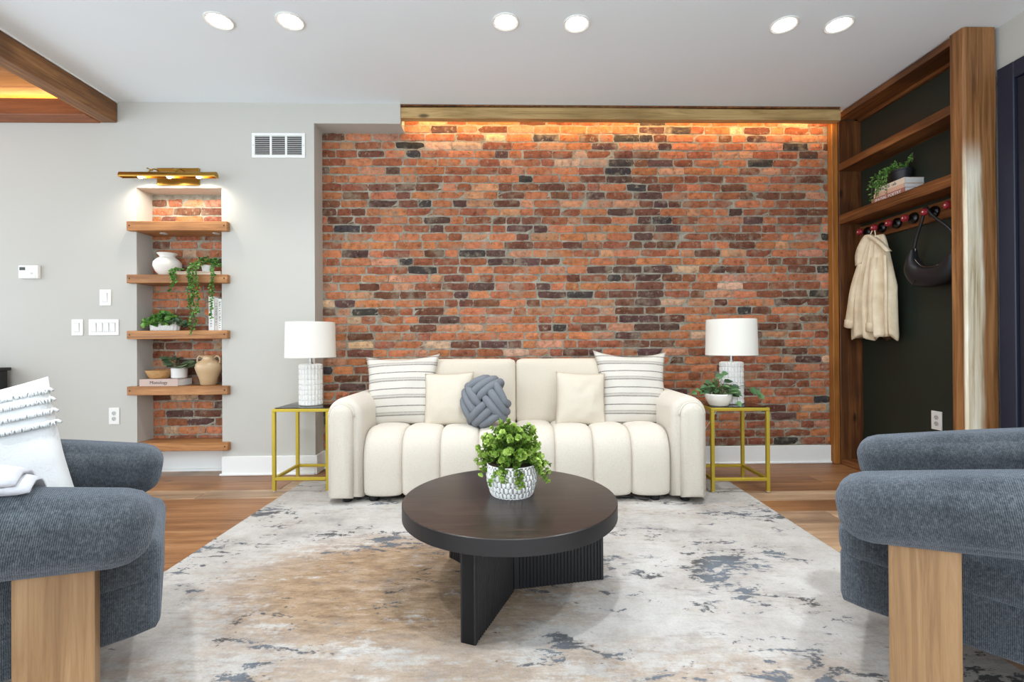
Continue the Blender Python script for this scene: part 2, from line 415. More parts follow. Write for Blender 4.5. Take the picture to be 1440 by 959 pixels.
def strokes_me(length, size, seed):
    """illegible small print: a row of thin upright strokes, centred, in the xy plane"""
    r = random.Random(seed); bm = bmesh.new(); x = -length / 2
    while x < length / 2:
        w = r.uniform(0.1, 0.22) * size; h = r.choice((0.5, 0.5, 0.75)) * size
        bm_box(bm, x, x + w, -size * 0.3, -size * 0.3 + h, 0, 0.0006)
        if r.random() < 0.5: bm_box(bm, x, x + w * 2.2, -size * 0.3, -size * 0.3 + 0.12 * size, 0, 0.0006)
        x += w + r.choice((0.22, 0.3, 0.3, 0.7)) * size
    return from_bm('lettering', bm)

def set_col(me, per_face):
    a = me.color_attributes.new('Col', 'FLOAT_COLOR', 'CORNER')
    for p in me.polygons:
        c = per_face[p.index]
        for li in p.loop_indices: a.data[li].color = (c[0], c[1], c[2], 1)

# ------------------------------------------------------------------ THE SETTING
YP, YB, ZC = 3.70, 3.87, 2.855     # plaster face, brick (mortar) face, ceiling
XL = -5.0                           # room runs on to the left
NX0, NX1, NZ = -2.772, -2.132, 2.20 # niche opening

def structure(o, label=None, cat=None):
    tag(o, label, cat, kind='structure'); return o

# floor: planks
fl = structure(boxes('floor', [(XL, 3.05, -0.7, 4.0, -0.06, -0.006)], 'subfloor'), 'wide plank hardwood floor in warm brown', 'floor')
def plank_me(name):
    bm = bmesh.new(); bm_box(bm, 0, 1, 0, 1, 0, 1); me = from_bm(name, bm); return me
pm = {}
for k in ('floor_plank', 'floor_plank_b'):
    bm = bmesh.new()
    # unit plank with a chamfered top edge: 0..1 in x and y, top at 0
    e1, e2 = 0.0008, 0.012
    vs = [bm.verts.new(p) for p in ((0, 0, -1), (1, 0, -1), (1, 1, -1), (0, 1, -1), (0, 0, -0.25), (1, 0, -0.25), (1, 1, -0.25), (0, 1, -0.25),
                                    (e1, e2, 0), (1 - e1, e2, 0), (1 - e1, 1 - e2, 0), (e1, 1 - e2, 0))]
    for q in ((3, 2, 1, 0), (0, 1, 5, 4), (1, 2, 6, 5), (2, 3, 7, 6), (3, 0, 4, 7), (4, 5, 9, 8), (5, 6, 10, 9), (6, 7, 11, 10), (7, 4, 8, 11), (8, 9, 10, 11)):
        bm.faces.new([vs[i] for i in q])
    pm[k] = from_bm('plank', bm)
    for row in (0,): pass
    pm[k].materials.append(M[k])
pw = 0.186; y = 3.885; row = 0
# grain needs object-space metres: one baked mesh per length class
def plank_sized(k, L):
    key = (k, round(L, 2))
    if key not in pm:
        me = pm[k].copy(); me.transform(Matrix.Diagonal((L - 0.0016, pw - 0.0016, 0.012, 1))); pm[key] = me
    return pm[key]
while y > -0.6:
    x = XL + U(0, 0.0) - U(0.0, 1.2)
    while x < 3.0:
        L = rnd.choice((1.15, 1.4, 1.65, 1.9))
        if x + L > 2.97: L = round(max(0.3, 2.97 - x), 2)
        if x > XL - 0.3:
            k = 'floor_plank' if rnd.random() < 0.6 else 'floor_plank_b'
            link('plank', plank_sized(k, L), None, fl, (x, y - pw, 0.0))
        x += L
    y -= pw; row += 1

# ceiling (with the timber-lined bay at the left left open)
TX, TY0 = -3.03, 0.4
structure(boxes('ceiling', [(TX + 0.01, 3.05, -0.7, 4.0, ZC, ZC + 0.08), (XL, TX + 0.01, -0.7, TY0, ZC, ZC + 0.08)], 'ceiling'), 'smooth white painted ceiling', 'ceiling')

# plaster wall with the niche opening and the dropped soffit over the left end of the brick
bm = bmesh.new()
for b in ((XL, NX0, YP, 3.99, 0, ZC), (NX1, -1.427, YP, 3.99, 0, ZC), (NX0, NX1, YP, 3.99, NZ, ZC), (-1.427, -0.765, YP, 3.99, 2.70, ZC)):
    bm_box(bm, *b)
structure(link('wall_back_left', from_bm('wall_back_left', bm), 'plaster'), 'off white plaster wall around the shelf niche', 'wall')

# brick wall
wall = structure(boxes('wall_back', [(-1.43, 2.96, YB, 4.0, 0, ZC)], 'mortar'), 'old exposed brick wall behind the cream sofa', 'wall')
BR = {'orange': (188, 118, 82), 'salmon': (196, 138, 106), 'red': (152, 92, 68), 'brown': (116, 76, 60), 'plum': (98, 72, 66), 'char': (72, 66, 64), 'pale': (206, 166, 136)}
def brick_color(x, z, dark_zone):
    r = rnd.random()
    if dark_zone and r < 0.8: k = rnd.choice(('brown', 'brown', 'plum', 'plum', 'red', 'char'))
    else:
        w = mnoise.noise(Vector((x * 0.9, z * 1.3, 3.3)))
        q = rnd.random() - 0.18 * w
        k = 'orange' if q < 0.40 else 'salmon' if q < 0.52 else 'red' if q < 0.76 else 'brown' if q < 0.89 else 'plum' if q < 0.94 else 'char' if q < 0.98 else 'pale'
    c = lin(BR[k]); f = U(0.70, 1.04)
    return (c[0] * f, c[1] * f * U(0.94, 1.06), c[2] * f * U(0.9, 1.1))
def brick_vf(L, H, seed):
    """one worn brick: front towards -y, length L along x, height H; 40 triangles"""
    r = random.Random(seed); v = []; f = []; nx, nz = 5, 3
    for k in range(nz):
        for i in range(nx):
            ex = i in (0, nx - 1); ez = k in (0, nz - 1)
            px = -L / 2 + L * i / (nx - 1); pz = -H / 2 + H * k / (nz - 1)
            if ex: px += math.copysign(r.uniform(-0.010, 0.001), px)
            else: px += r.uniform(-0.006, 0.006)
            if ez: pz += math.copysign(r.uniform(-0.0065, 0.002), pz)
            if ex and ez: px -= math.copysign(0.003, px); pz -= math.copysign(0.003, pz)
            d = -0.002 + r.uniform(-0.002, 0.0015) if (ex or ez) else -0.0065 + r.uniform(-0.003, 0.002)
            v.append((px, d, pz))
    for k in range(nz - 1):
        for i in range(nx - 1):
            a = k * nx + i; f.append((a, a + 1, a + nx + 1, a + nx))
    rim = [i for i in range(nx)] + [k * nx + nx - 1 for k in range(1, nz)] + [(nz - 1) * nx + i for i in range(nx - 2, -1, -1)] + [k * nx for k in range(nz - 2, 0, -1)]
    base = len(v)
    for i in rim: v.append((v[i][0] * 1.02, 0.008, v[i][2] * 1.03))
    n = len(rim)
    for j in range(n): f.append((rim[j], base + j, base + (j + 1) % n, rim[(j + 1) % n]))
    return v, f
BH = 0.0515; PITCH = 0.0672
bmesh_cache = {}
def brick_me(cls, var):
    if (cls, var) not in bmesh_cache:
        v, f = brick_vf(cls, BH, hash((cls, var)) & 0xffff); me = pymesh('brick', v, f); me.materials.append(M['brick']); bmesh_cache[(cls, var)] = me
    return bmesh_cache[(cls, var)]
def lay(x0, x1, z0, z1, seedoff=0):
    out = []; z = z0 + BH / 2 + 0.004; row = 0
    while z + BH / 2 < z1 + 0.02:
        x = x0 - U(0.0, 0.14)
        sag = 0.0
        while x < x1:
            q = rnd.random(); cls = 0.198 if q < 0.5 else 0.148 if q < 0.66 else 0.098 if q < 0.93 else 0.225
            j = U(0.012, 0.024); a, b = max(x, x0), min(x + cls, x1)
            if b - a > 0.03: out.append(((a + b) / 2, z + 0.004 * mnoise.noise(Vector((a * 1.3, z * 3, 1))), b - a, cls))
            x += cls + j
        z += PITCH; row += 1
    return out
def place_brick(parent, bx, bz, L, cls, col, y=YB):
    o = bpy.data.objects.new('brick', brick_me(cls, rnd.randrange(4))); C.objects.link(o); o.parent = parent
    o.location = (bx, y + U(-0.003, 0.002), bz); o.scale = (L / cls, 1, U(0.93, 1.05)); o.rotation_euler = (U(-0.03, 0.03), U(-0.012, 0.012), U(-0.02, 0.02))
    o.color = (*col, 1); return o
course = lay(-1.440, 2.712, 0.150, 2.84)
items = []
for bx, bz, L, cls in course:
    if bx < -0.78 and bz > 2.715: continue
    dark = 1.04 < bx < 1.40 and bz > 0.9
    vis = bz > 1.0 or (bz > 0.6 and bx > 1.9)
    items.append((bx, bz, L, cls, brick_color(bx, bz, dark), L / (3.84 + 0.024 * bx) * (1 if vis else 0.01) * U(0.9, 1.0)))
items.sort(key=lambda t: -t[5])
for it in items[:300]: place_brick(wall, *it[:5])
V, F, COLS = [], [], []
for i, (bx, bz, L, cls, col, _) in enumerate(items[300:]):
    v, f = brick_vf(L, BH * U(0.93, 1.04), i * 7 + 3); o = len(V); yo = YB + U(-0.003, 0.002); ry = U(-0.012, 0.012)
    V += [(p[0] + bx, p[1] + yo, p[2] + bz + p[0] * ry) for p in v]; F += [tuple(k + o for k in q) for q in f]; COLS += [col] * len(f)
me = pymesh('brick_courses', V, F); set_col(me, COLS)
tag(link('brick_courses', me, 'brick_joined', wall), kind='stuff')

# niche back: brick above, white board below the lowest shelf
nich = structure(boxes('wall_niche', [(NX0 - 0.02, NX1 + 0.02, YB, 3.98, 0, NZ)], 'mortar'), 'exposed brick back of the shelf niche', 'wall')
for bx, bz, L, cls in lay(NX0 + 0.004, NX1 - 0.003, 0.22, NZ - 0.03):
    place_brick(nich, bx, bz, L, cls, brick_color(bx, bz, False))
structure(boxes('trim_1', [(NX0 + 0.001, NX1 - 0.001, 3.84, YB - 0.001, 0, 0.2), (NX0 + 0.001, NX1 - 0.001, 3.828, 3.84, 0, 0.02)], 'trim_white'), 'white board closing the niche under its lowest shelf', 'trim')

# baseboards
def baseboard(name, x0, x1, yf, label):
    bm = bmesh.new(); bm_box(bm, x0, x1, yf, yf + 0.016, 0.0005, 0.146, 0.003); bm_box(bm, x0 - 0.012, x1, yf - 0.013, yf, 0.0005, 0.018, 0.004)
    return structure(link(name, from_bm(name, bm), 'trim_white'), label, 'baseboard')
baseboard('baseboard_left', NX1 + 0.002, -1.424, YP - 0.0162, 'white baseboard between the niche and the brick wall')
baseboard('baseboard_far_left', XL, NX0 - 0.03, YP - 0.0162, 'white baseboard on the plaster wall beyond the niche')
baseboard('baseboard_back', -1.412, 2.703, YB - 0.0285, 'white baseboard running under the brick wall')
bm = bmesh.new(); bm_box(bm, -1.4265, -1.4105, YP - 0.014, YB - 0.012, 0.0005, 0.146, 0.003)
structure(link('baseboard_return', from_bm('baseboard_return', bm), 'trim_white'), 'short white baseboard return at the brick corner', 'baseboard')

# timber trim along the top of the brick, with the LED strip tucked behind it
bm = bmesh.new(); n = 40; rings = []
for i in range(n + 1):
    x = -0.764 + (2.702 + 0.764) * i / n; w = 0.006 * mnoise.noise(Vector((x * 0.8, 0, 0)))
    w2 = 0.004 * mnoise.noise(Vector((x * 2.1, 5, 0))); z0, z1 = 2.745 + w2, 2.838 + w
    rings.append([(x, YP + 0.002 + w2, z0), (x, YP + 0.002 + w2, z1 - 0.012), (x, YP + 0.012 + w2, z1), (x, YP + 0.062, z1), (x, YP + 0.062, z0)])
v, f = ring_loft(rings); me = pymesh('trim_2', v, f); fix(me)
structure(link('trim_2', me, 'beam_wood_x'), 'rough timber board along the top of the brick wall', 'trim')
structure(boxes('trim_3', [(-0.764, 2.702, YP + 0.006, YB - 0.002, 2.842, 2.8545)], 'nook_wood_y'), 'dark shadow gap batten above the timber board', 'trim')
led = boxes('led_strip', [(-0.74, 2.69, YP + 0.0625, YP + 0.072, 2.757, 2.771)], 'led_warm')
tag(led, 'warm glowing light strip behind the timber board over the bricks', 'light strip')

# right wall with dark door
XR = 2.966
structure(boxes('wall_right', [(XR, 3.08, -0.7, 4.0, 0, ZC)], 'plaster'), 'white plaster wall beside the coat nook', 'wall')
dr = structure(thing('door_1', 'dark navy door and casing on the right wall', 'door', (XR, 2.737, 0)))
boxes('casing', [(-0.03, -0.001, -0.092, 0, 0.001, 2.592), (-0.03, -0.001, -1.09, -0.998, 0.001, 2.592), (-0.03, -0.001, -0.998, -0.092, 2.495, 2.592)], 'navy', dr, 0.004)
boxes('leaf', [(-0.012, -0.001, -0.996, -0.094, 0.006, 2.493)], 'navy_dark', dr, 0.003)
boxes('panel', [(-0.018, -0.011, -0.90, -0.19, 0.2, 1.15)], 'navy_dark', dr, 0.004)
boxes('panel', [(-0.018, -0.011, -0.90, -0.19, 1.3, 2.36)], 'navy_dark', dr, 0.004)
lathe('knob', [(0.0, 0), (0.012, 0.0), (0.012, 0.03), (0.028, 0.045), (0.028, 0.06), (0.0, 0.068)], 20, 'brass', dr, (-0.012, -0.93, 1.0), (0, -PI / 2, 0))

# timber-lined ceiling bay at the left
bay = structure(thing('ceiling_bay', 'timber lined ceiling bay with planks and hidden warm light', 'ceiling', (0, 0, 0)))
# plank boards, each its own piece
y = 3.70
while y > TY0:
    y2 = max(TY0, y - 0.2)
    box('plank', (XL, TX, y2 + 0.002, y - 0.002, ZC + 0.004, ZC + 0.03), 'tray_plank', bay, 0.004)
    y = y2
box('side_beam', (-3.03, -2.91, TY0 - 0.1, YP - 0.002, 2.694, ZC - 0.012), 'tray_beam_y', bay, 0.006)
box('header_beam', (XL, -3.031, 3.56, YP - 0.002, 2.690, 2.812), 'tray_beam_x', bay, 0.006)
box('front_beam', (XL, -3.031, TY0 - 0.1, TY0 + 0.02, 2.690, ZC), 'tray_beam_x', bay, 0.006)
boxes('light_strip', [(XL, -3.06, 3.63, 3.645, 2.8125, 2.822)], 'led_warm', bay)
boxes('shadow_bead', [(-2.9095, -2.904, TY0 - 0.1, YP - 0.002, ZC - 0.012, ZC - 0.001)], 'trim_white', bay)

# ------------------------------------------------------------------ COAT NOOK
NF, NB = 2.757, 2.945
nk = thing('coat_nook', 'built in open coat nook framed in reclaimed timber with dark green back', 'built-in shelving', (0, 0, 0))
box('back_panel', (NB, XR - 0.001, 2.83, 3.868, 0.001, 2.853), 'green', nk, 0.0)
box('side_panel', (NF, NB, 3.802, 3.866, 0.001, 2.79), 'nook_wood_z', nk, 0.003)
box('edge_board', (2.706, NF - 0.001, 3.81, 3.866, 0.001, 2.853), 'edge_wood_z', nk, 0.004)
def rough_beam(name, x0, x1, y0, y1, z0, z1, mat, parent, amp=0.004, n=26):
    rings = []
    for i in range(n + 1):
        t = i / n; yy = y0 + (y1 - y0) * t
        a = [amp * mnoise.noise(Vector((yy * 5, z0 * 9 + k * 7, x0))) for k in range(4)]
        rings.append([(x0 + a[0], yy, z0 + a[1]), (x0 + a[0] * 0.5, yy, z1 + a[2] - 0.004), (x0 + 0.006, yy, z1 + a[2]), (x1, yy, z1), (x1, yy, z0 + a[1])])
    v, f = ring_loft(rings); me = pymesh(name, v, f); fix(me); return link(name, me, mat, parent)
rough_beam('top_beam', NF, NB, 2.832, 3.81, 2.800, 2.850, 'nook_wood_y', nk)
rough_beam('shelf', NF, NB, 2.832, 3.801, 2.378, 2.440, 'nook_wood_y', nk)
rough_beam('shelf', NF, NB, 2.832, 3.801, 1.944, 2.018, 'nook_wood_y', nk)
box('base_plank', (NF, NB, 2.832, 3.801, 0.001, 0.042), 'nook_wood_y', nk, 0.004)
box('top_fillet', (NB - 0.03, NB - 0.001, 2.832, 3.80, 2.775, 2.799), 'nook_wood_y', nk, 0.002)
# corner post: own local origin so the pale strip sits on the timber itself
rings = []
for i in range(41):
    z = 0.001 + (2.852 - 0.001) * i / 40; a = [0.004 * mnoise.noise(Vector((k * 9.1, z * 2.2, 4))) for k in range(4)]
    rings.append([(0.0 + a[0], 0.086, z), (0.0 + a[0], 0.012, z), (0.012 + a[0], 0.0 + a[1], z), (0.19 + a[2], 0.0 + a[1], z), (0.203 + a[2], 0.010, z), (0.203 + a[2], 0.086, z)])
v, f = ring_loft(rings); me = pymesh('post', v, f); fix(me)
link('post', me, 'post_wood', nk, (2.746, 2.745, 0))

cr = thing('coat_rail', 'wooden coat rail with six red tipped black pegs under the nook shelf', 'coat rail', (NB, 3.3, 1.86))
box('board', (-0.026, -0.001, -0.465, 0.498, -0.06, 0.06), 'nook_wood_y', cr, 0.003)
for yy in (3.70, 3.557, 3.42, 3.28, 3.12, 2.96):
    pg = lathe('peg', [(0.0, 0), (0.036, 0), (0.040, 0.006), (0.037, 0.018), (0.022, 0.027), (0.012, 0.03), (0.011, 0.062)], 24, 'black_gloss', cr, (-0.0262, yy - 3.3, 0), (0, -PI / 2, 0))
    cp = lathe('cap', [(0.0, 0.0), (0.018, 0.0), (0.025, 0.006), (0.0255, 0.02), (0.019, 0.029), (0.0, 0.031)], 24, 'red', pg, (0, 0, 0.058))
    lathe('dot', [(0.0, 0), (0.006, 0), (0.006, 0.0015), (0, 0.0016)], 12, 'pale_dot', pg, (0.0, 0, 0.0885))

# ------------------------------------------------------------------ ceiling downlights
ORD = ('nearest', 'second from', 'third from', 'fourth from', 'fifth from', 'sixth from')
def downlight(x, yy, label, energy):
    t = thing('downlight', label, 'downlight', (x, yy, ZC), 0, 'recessed ceiling downlights')
    lathe('trim_ring', [(0.060, -0.0005), (0.078, -0.0005), (0.078, -0.006), (0.073, -0.008), (0.062, -0.004), (0.060, -0.0005)], 36, 'white_plastic', t, cap=False)
    lathe('lens', [(0.0, -0.0012), (0.0605, -0.0012), (0.0605, -0.003), (0.0, -0.0034)], 32, 'lens_glow', t)
    ld = bpy.data.lights.new('downlight_lamp', 'SPOT'); ld.energy = energy; ld.spot_size = math.radians(112); ld.spot_blend = 1.0; ld.shadow_soft_size = 0.06; ld.color = (0.90, 0.96, 1.0)
    lo = bpy.data.objects.new('downlight_lamp', ld); C.objects.link(lo); lo.parent = t; lo.location = (0, 0, -0.03)
DX = (-1.601, -1.197, 0.04, 0.453, 1.672, 1.994)
for di, (x, yy) in enumerate(zip(DX, (2.76, 2.757, 2.745, 2.755, 2.745, 2.74))):
    downlight(x, yy, 'glowing recessed ceiling downlight, ' + ORD[di] + ' the timber ceiling bay', 31)
for x, where in ((-1.4, 'over the armchair with the fringed pillow'), (0.25, 'over the coffee table'), (1.8, 'over the empty armchair')):  # three added downlights, out of view, to lift the room's light level
    downlight(x, 1.25, 'added unseen downlight in the ceiling ' + where, 95)

# ------------------------------------------------------------------ vent grille
vt = thing('air_vent', 'white louvred air return vent high on the plaster wall', 'vent', (-1.696, YP, 2.526))
bm = bmesh.new()
for b in ((-0.202, 0.202, -0.008, -0.0005, 0.073, 0.095), (-0.202, 0.202, -0.008, -0.0005, -0.095, -0.073), (-0.202, -0.178, -0.008, -0.0005, -0.0725, 0.0725), (0.178, 0.202, -0.008, -0.0005, -0.0725, 0.0725),
          (-0.066, -0.05, -0.008, -0.0005, -0.0725, 0.0725), (0.05, 0.066, -0.008, -0.0005, -0.0725, 0.0725)): bm_box(bm, *b, bev=0.001)
link('frame', from_bm('frame', bm), 'trim_white', vt)
boxes('backing', [(-0.18, 0.18, -0.0022, -0.0006, -0.075, 0.075)], 'dark_gap', vt)
sl = None
for cx in (-0.122, 0.0, 0.122):
    w = 0.055 if cx else 0.049
    for k in range(10):
        bm = bmesh.new(); bm_box(bm, -w, w, -0.0045, 0.0045, -0.0009, 0.0009)
        link('slat', from_bm('slat', bm), 'white_plastic', vt, (cx, -0.0062, -0.066 + k * 0.0147), (0.65, 0, 0))
for sx in (-0.19, 0.19): lathe('screw', [(0, 0), (0.004, 0), (0.003, 0.002), (0, 0.0022)], 10, 'grey_plastic', vt, (sx, -0.008, 0), (PI / 2, 0, 0))

# ------------------------------------------------------------------ thermostat, switches, outlets
th = thing('thermostat', 'small white wall thermostat with dark display left of the switches', 'thermostat', (-3.555, YP, 1.556))
box('body', (-0.072, 0.072, -0.028, -0.0005, -0.05, 0.05), 'white_plastic', th, 0.006, 2)
box('display', (-0.062, -0.02, -0.0288, -0.0278, 0.012, 0.036), 'screen', th, 0.0)
box('flap', (-0.066, 0.058, -0.031, -0.0278, -0.046, -0.026), 'white_plastic', th, 0.002)
for k in (-0.052, -0.032): box('button', (k - 0.006, k + 0.006, -0.0305, -0.0278, -0.012, -0.002), 'trim_white', th, 0.001)
box('button', (0.018, 0.034, -0.0302, -0.0278, -0.018, -0.006), 'grey_plastic', th, 0.001)

def switch(label, x, z, n, w, h=0.122):
    t = thing('light_switch', label, 'light switch', (x, YP, z), 0, None)
    box('plate', (-w / 2, w / 2, -0.007, -0.0005, -h / 2, h / 2), 'white_plastic', t, 0.003, 2)
    for k in range(n):
        cx = (k - (n - 1) / 2) * 0.047
        box('surround', (cx - 0.0185, cx + 0.0185, -0.0078, -0.0068, -0.036, 0.036), 'grey_plastic', t, 0.0)
        box('rocker', (cx - 0.0165, cx + 0.0165, -0.0115, -0.0072, -0.0335, 0.0335), 'white_plastic', t, 0.002, rot=(0.06, 0, 0))
switch('single white light switch highest and nearest the niche shelves', -3.003, 1.362, 1, 0.085)
switch('single white light switch beside the four gang plate', -3.212, 1.136, 1, 0.085)
switch('wide white switch plate with four rockers', -3.015, 1.136, 4, 0.224)

def outlet(label, loc, rz, mat='white_plastic'):
    t = thing('wall_outlet', label, 'outlet', loc, rz)
    box('plate', (-0.039, 0.039, -0.007, -0.0005, -0.063, 0.063), mat, t, 0.003, 2)
    for dz in (-0.021, 0.021):
        s = lathe('socket', [(0, 0), (0.0165, 0), (0.016, 0.0022), (0, 0.0023)], 20, 'grey_plastic', t, (0, -0.0068, dz), (PI / 2, 0, 0))
        bm = bmesh.new()
        for sx, hh in ((-0.0062, 0.0042), (0.0062, 0.0035)): bm_box(bm, sx - 0.001, sx + 0.001, -0.0005, 0.0005, 0.003 - hh, 0.003 + hh)
        bm_box(bm, -0.002, 0.002, -0.0005, 0.0005, -0.0105, -0.0065)
        link('slots', from_bm('slots', bm), 'black', t, (0, -0.0094, dz))
outlet('white duplex outlet low on the plaster wall below the switches', (-2.940, YP, 0.461), 0)
outlet('white duplex outlet on the dark green nook back', (NB, 3.149, 0.458), -PI / 2)

# ------------------------------------------------------------------ brass picture light
pl = thing('picture_light', 'brass picture light mounted above the shelf niche', 'wall light', (-2.45, YP, 2.27))
box('back_plate', (-0.16, 0.158, -0.014, -0.0005, -0.055, 0.078), 'brass', pl, 0.004, 2)
ang = [math.radians(a) for a in range(-20, 201, 10)]
rings = []
for x in (-0.355, 0.345):
    o_ = [(x, -0.112 + 0.024 * math.cos(a), -0.018 + 0.030 * math.sin(a)) for a in ang]; i_ = [(x, -0.112 + 0.021 * math.cos(a), -0.018 + 0.027 * math.sin(a)) for a in reversed(ang)]
    rings.append(o_ + i_)
v, f = ring_loft(rings, True); me = pymesh('shade', v, f); fix(me); link('shade', me, 'brass', pl)
for x in (-0.356, 0.342):
    rings = [[(xx, -0.112 + 0.0245 * math.cos(a), -0.018 + 0.0305 * math.sin(a)) for a in ang] for xx in (x, x + 0.005)]
    v, f = ring_loft(rings, True); me = pymesh('end_cap', v, f); fix(me); link('end_cap', me, 'brass', pl)
for x in (-0.135, 0.055):
    a = tube('arm', bez([(x, -0.014, 0.045), (x - 0.01, -0.06, 0.052), (x - 0.02, -0.108, 0.012)]), 0.005, 'brass', pl)
    tube('thumb_screw', [(x - 0.045, -0.085, 0.05), (x - 0.005, -0.085, 0.03)], 0.005, 'brass', pl, 8)
for x in (-0.21, 0.0, 0.215):
    lathe('bulb', [(0, -0.004), (0.013, -0.003), (0.016, 0.006), (0.012, 0.018), (0, 0.02)], 16, 'bulb_glow', pl, (x, -0.112, -0.03))
    ld = bpy.data.lights.new('picture_lamp', 'SPOT'); ld.energy = 5.5; ld.spot_size = math.radians(150); ld.spot_blend = 0.7; ld.shadow_soft_size = 0.02; ld.color = (1.0, 0.93, 0.8)
    lo = bpy.data.objects.new('picture_lamp', ld); C.objects.link(lo); lo.parent = pl; lo.location = (x, -0.112, -0.042); lo.rotation_euler = (0.35, 0, 0)

# ------------------------------------------------------------------ niche shelves
SH = [(1.864, 1.934, 'topmost timber niche shelf, bare, just under the brass light'), (1.468, 1.532, 'timber niche shelf carrying the white vase and trailing plant'),
      (1.044, 1.107, 'timber niche shelf carrying the ribbed planter and upright books'), (0.621, 0.687, 'timber niche shelf carrying the two handled cream jar'),
      (0.197, 0.257, 'lowest timber niche shelf, bare, above the white baseboard')]
for z0, z1, lab in SH:
    t = thing('niche_shelf', lab, 'shelf', (-2.441, YP, z0))
    bm = bmesh.new(); h = z1 - z0; x0, x1 = -0.374, 0.374; a, b = NX0 + 2.441 + 0.003, NX1 + 2.441 - 0.003
    prof = [(x0, -0.045), (x1, -0.045), (x1, -0.002), (b, -0.002), (b, 0.154), (a, 0.154), (a, -0.002), (x0, -0.002)]
    lo_ = [bm.verts.new((p[0], p[1], 0)) for p in prof]; hi_ = [bm.verts.new((p[0], p[1], h)) for p in prof]
    bm.faces.new(lo_[::-1]); bm.faces.new(hi_)
    for i in range(8): j = (i + 1) % 8; bm.faces.new((lo_[i], lo_[j], hi_[j], hi_[i]))
    bmesh.ops.bevel(bm, geom=[e for e in bm.edges], offset=0.003, segments=1, affect='EDGES')
    for v in bm.verts: v.co.z += 0.002 * mnoise.noise(Vector((v.co.x * 4, v.co.y * 4, z0 * 9)))
    link('board', from_bm('board', bm), 'shelf_wood', t)
    for sx in (-0.352, 0.352): lathe('nail', [(0, 0), (0.006, 0), (0.0055, 0.001), (0, 0.0012)], 10, 'black', t, (sx, -0.0452, h * 0.52), (PI / 2, 0, 0))
    if z0 > 1.8:
        for sx in (-0.16, 0.24): lathe('puck_light', [(0, 0), (0.026, 0), (0.026, -0.006), (0, -0.007)], 20, 'grey_plastic', t, (sx, 0.05, -0.0005))

# ------------------------------------------------------------------ leaves
def leaf_shape(kind):
    if kind == 'round': return [(0, 0), (0.55, 0.25), (0.62, 0.62), (0, 1.0), (-0.62, 0.62), (-0.55, 0.25)]
    if kind == 'long': return [(0, 0), (0.2, 0.3), (0.17, 0.65), (0, 1.0), (-0.17, 0.65), (-0.2, 0.3)]
    return [(0, 0), (0.38, 0.22), (0.36, 0.55), (0, 1.0), (-0.36, 0.55), (-0.38, 0.22)]
class Leaves:
    def __init__(s): s.v = []; s.f = []; s.c = []
    def add(s, p, d, size, kind='oval', up=None, shade=None, fold=0.18):
        d = Vector(d).normalized(); up = Vector(up) if up else Vector((U(-1, 1), U(-1, 1), U(0.2, 1)))
        side = d.cross(up)
        if side.length < 1e-3: side = d.cross(Vector((1, 0.3, 0)))
        side.normalize(); nn = side.cross(d).normalized(); o = len(s.v); p = Vector(p)
        mid = p + d * (0.5 * size) - nn * (fold * size * 0.5)
        for x, y in leaf_shape(kind): s.v.append(tuple(p + side * (x * size) + d * (y * size) + nn * (fold * abs(x) * size - 0.12 * size * y * y)))
        s.v.append(tuple(mid)); c = U(0, 1) if shade is None else max(0, min(1, shade + U(-0.25, 0.25)))
        for i in range(6): s.f.append((o + i, o + (i + 1) % 6, o + 6)); s.c.append((c, c, c))
    def build(s, mat, parent, name='foliage', kind='stuff'):
        me = pymesh(name, s.v, s.f); set_col(me, s.c); o = link(name, me, mat, parent)
        if kind: o['kind'] = kind
        return o
def stems(parent, paths, r=0.0016):
    V, F = [], []
    for p in paths:
        v, f = tube_vf(p, r, 4); o = len(V); V += v; F += [tuple(k + o for k in q) for q in f]
    o = link('stems', pymesh('stems', V, F), 'stem', parent); o['kind'] = 'stuff'; return o

# ------------------------------------------------------------------ niche: objects on the shelves
Z2, Z3, Z4 = 1.5335, 1.1085, 0.6885
t = thing('white_vase', 'round matte white vase with flared rim on niche shelf', 'vase', (-2.585, 3.765, Z2 - 0.001))
lathe('body', [(0, 0), (0.045, 0), (0.05, 0.004), (0.078, 0.035), (0.095, 0.075), (0.093, 0.105), (0.075, 0.13), (0.052, 0.145), (0.05, 0.152), (0.07, 0.176), (0.066, 0.178), (0.046, 0.155), (0.04, 0.145), (0.0, 0.14)], 44, 'ceramic_matte', t)

t = thing('pale_box', 'flat pale box under the trailing plant', 'box', (-2.312, 3.765, Z2 - 0.001))
box('tray', (-0.165, 0.165, -0.06, 0.06, 0.0005, 0.022), 'book_pale', t, 0.003); box('lid', (-0.168, 0.168, -0.063, 0.063, 0.0222, 0.029), 'book_pale', t, 0.002)

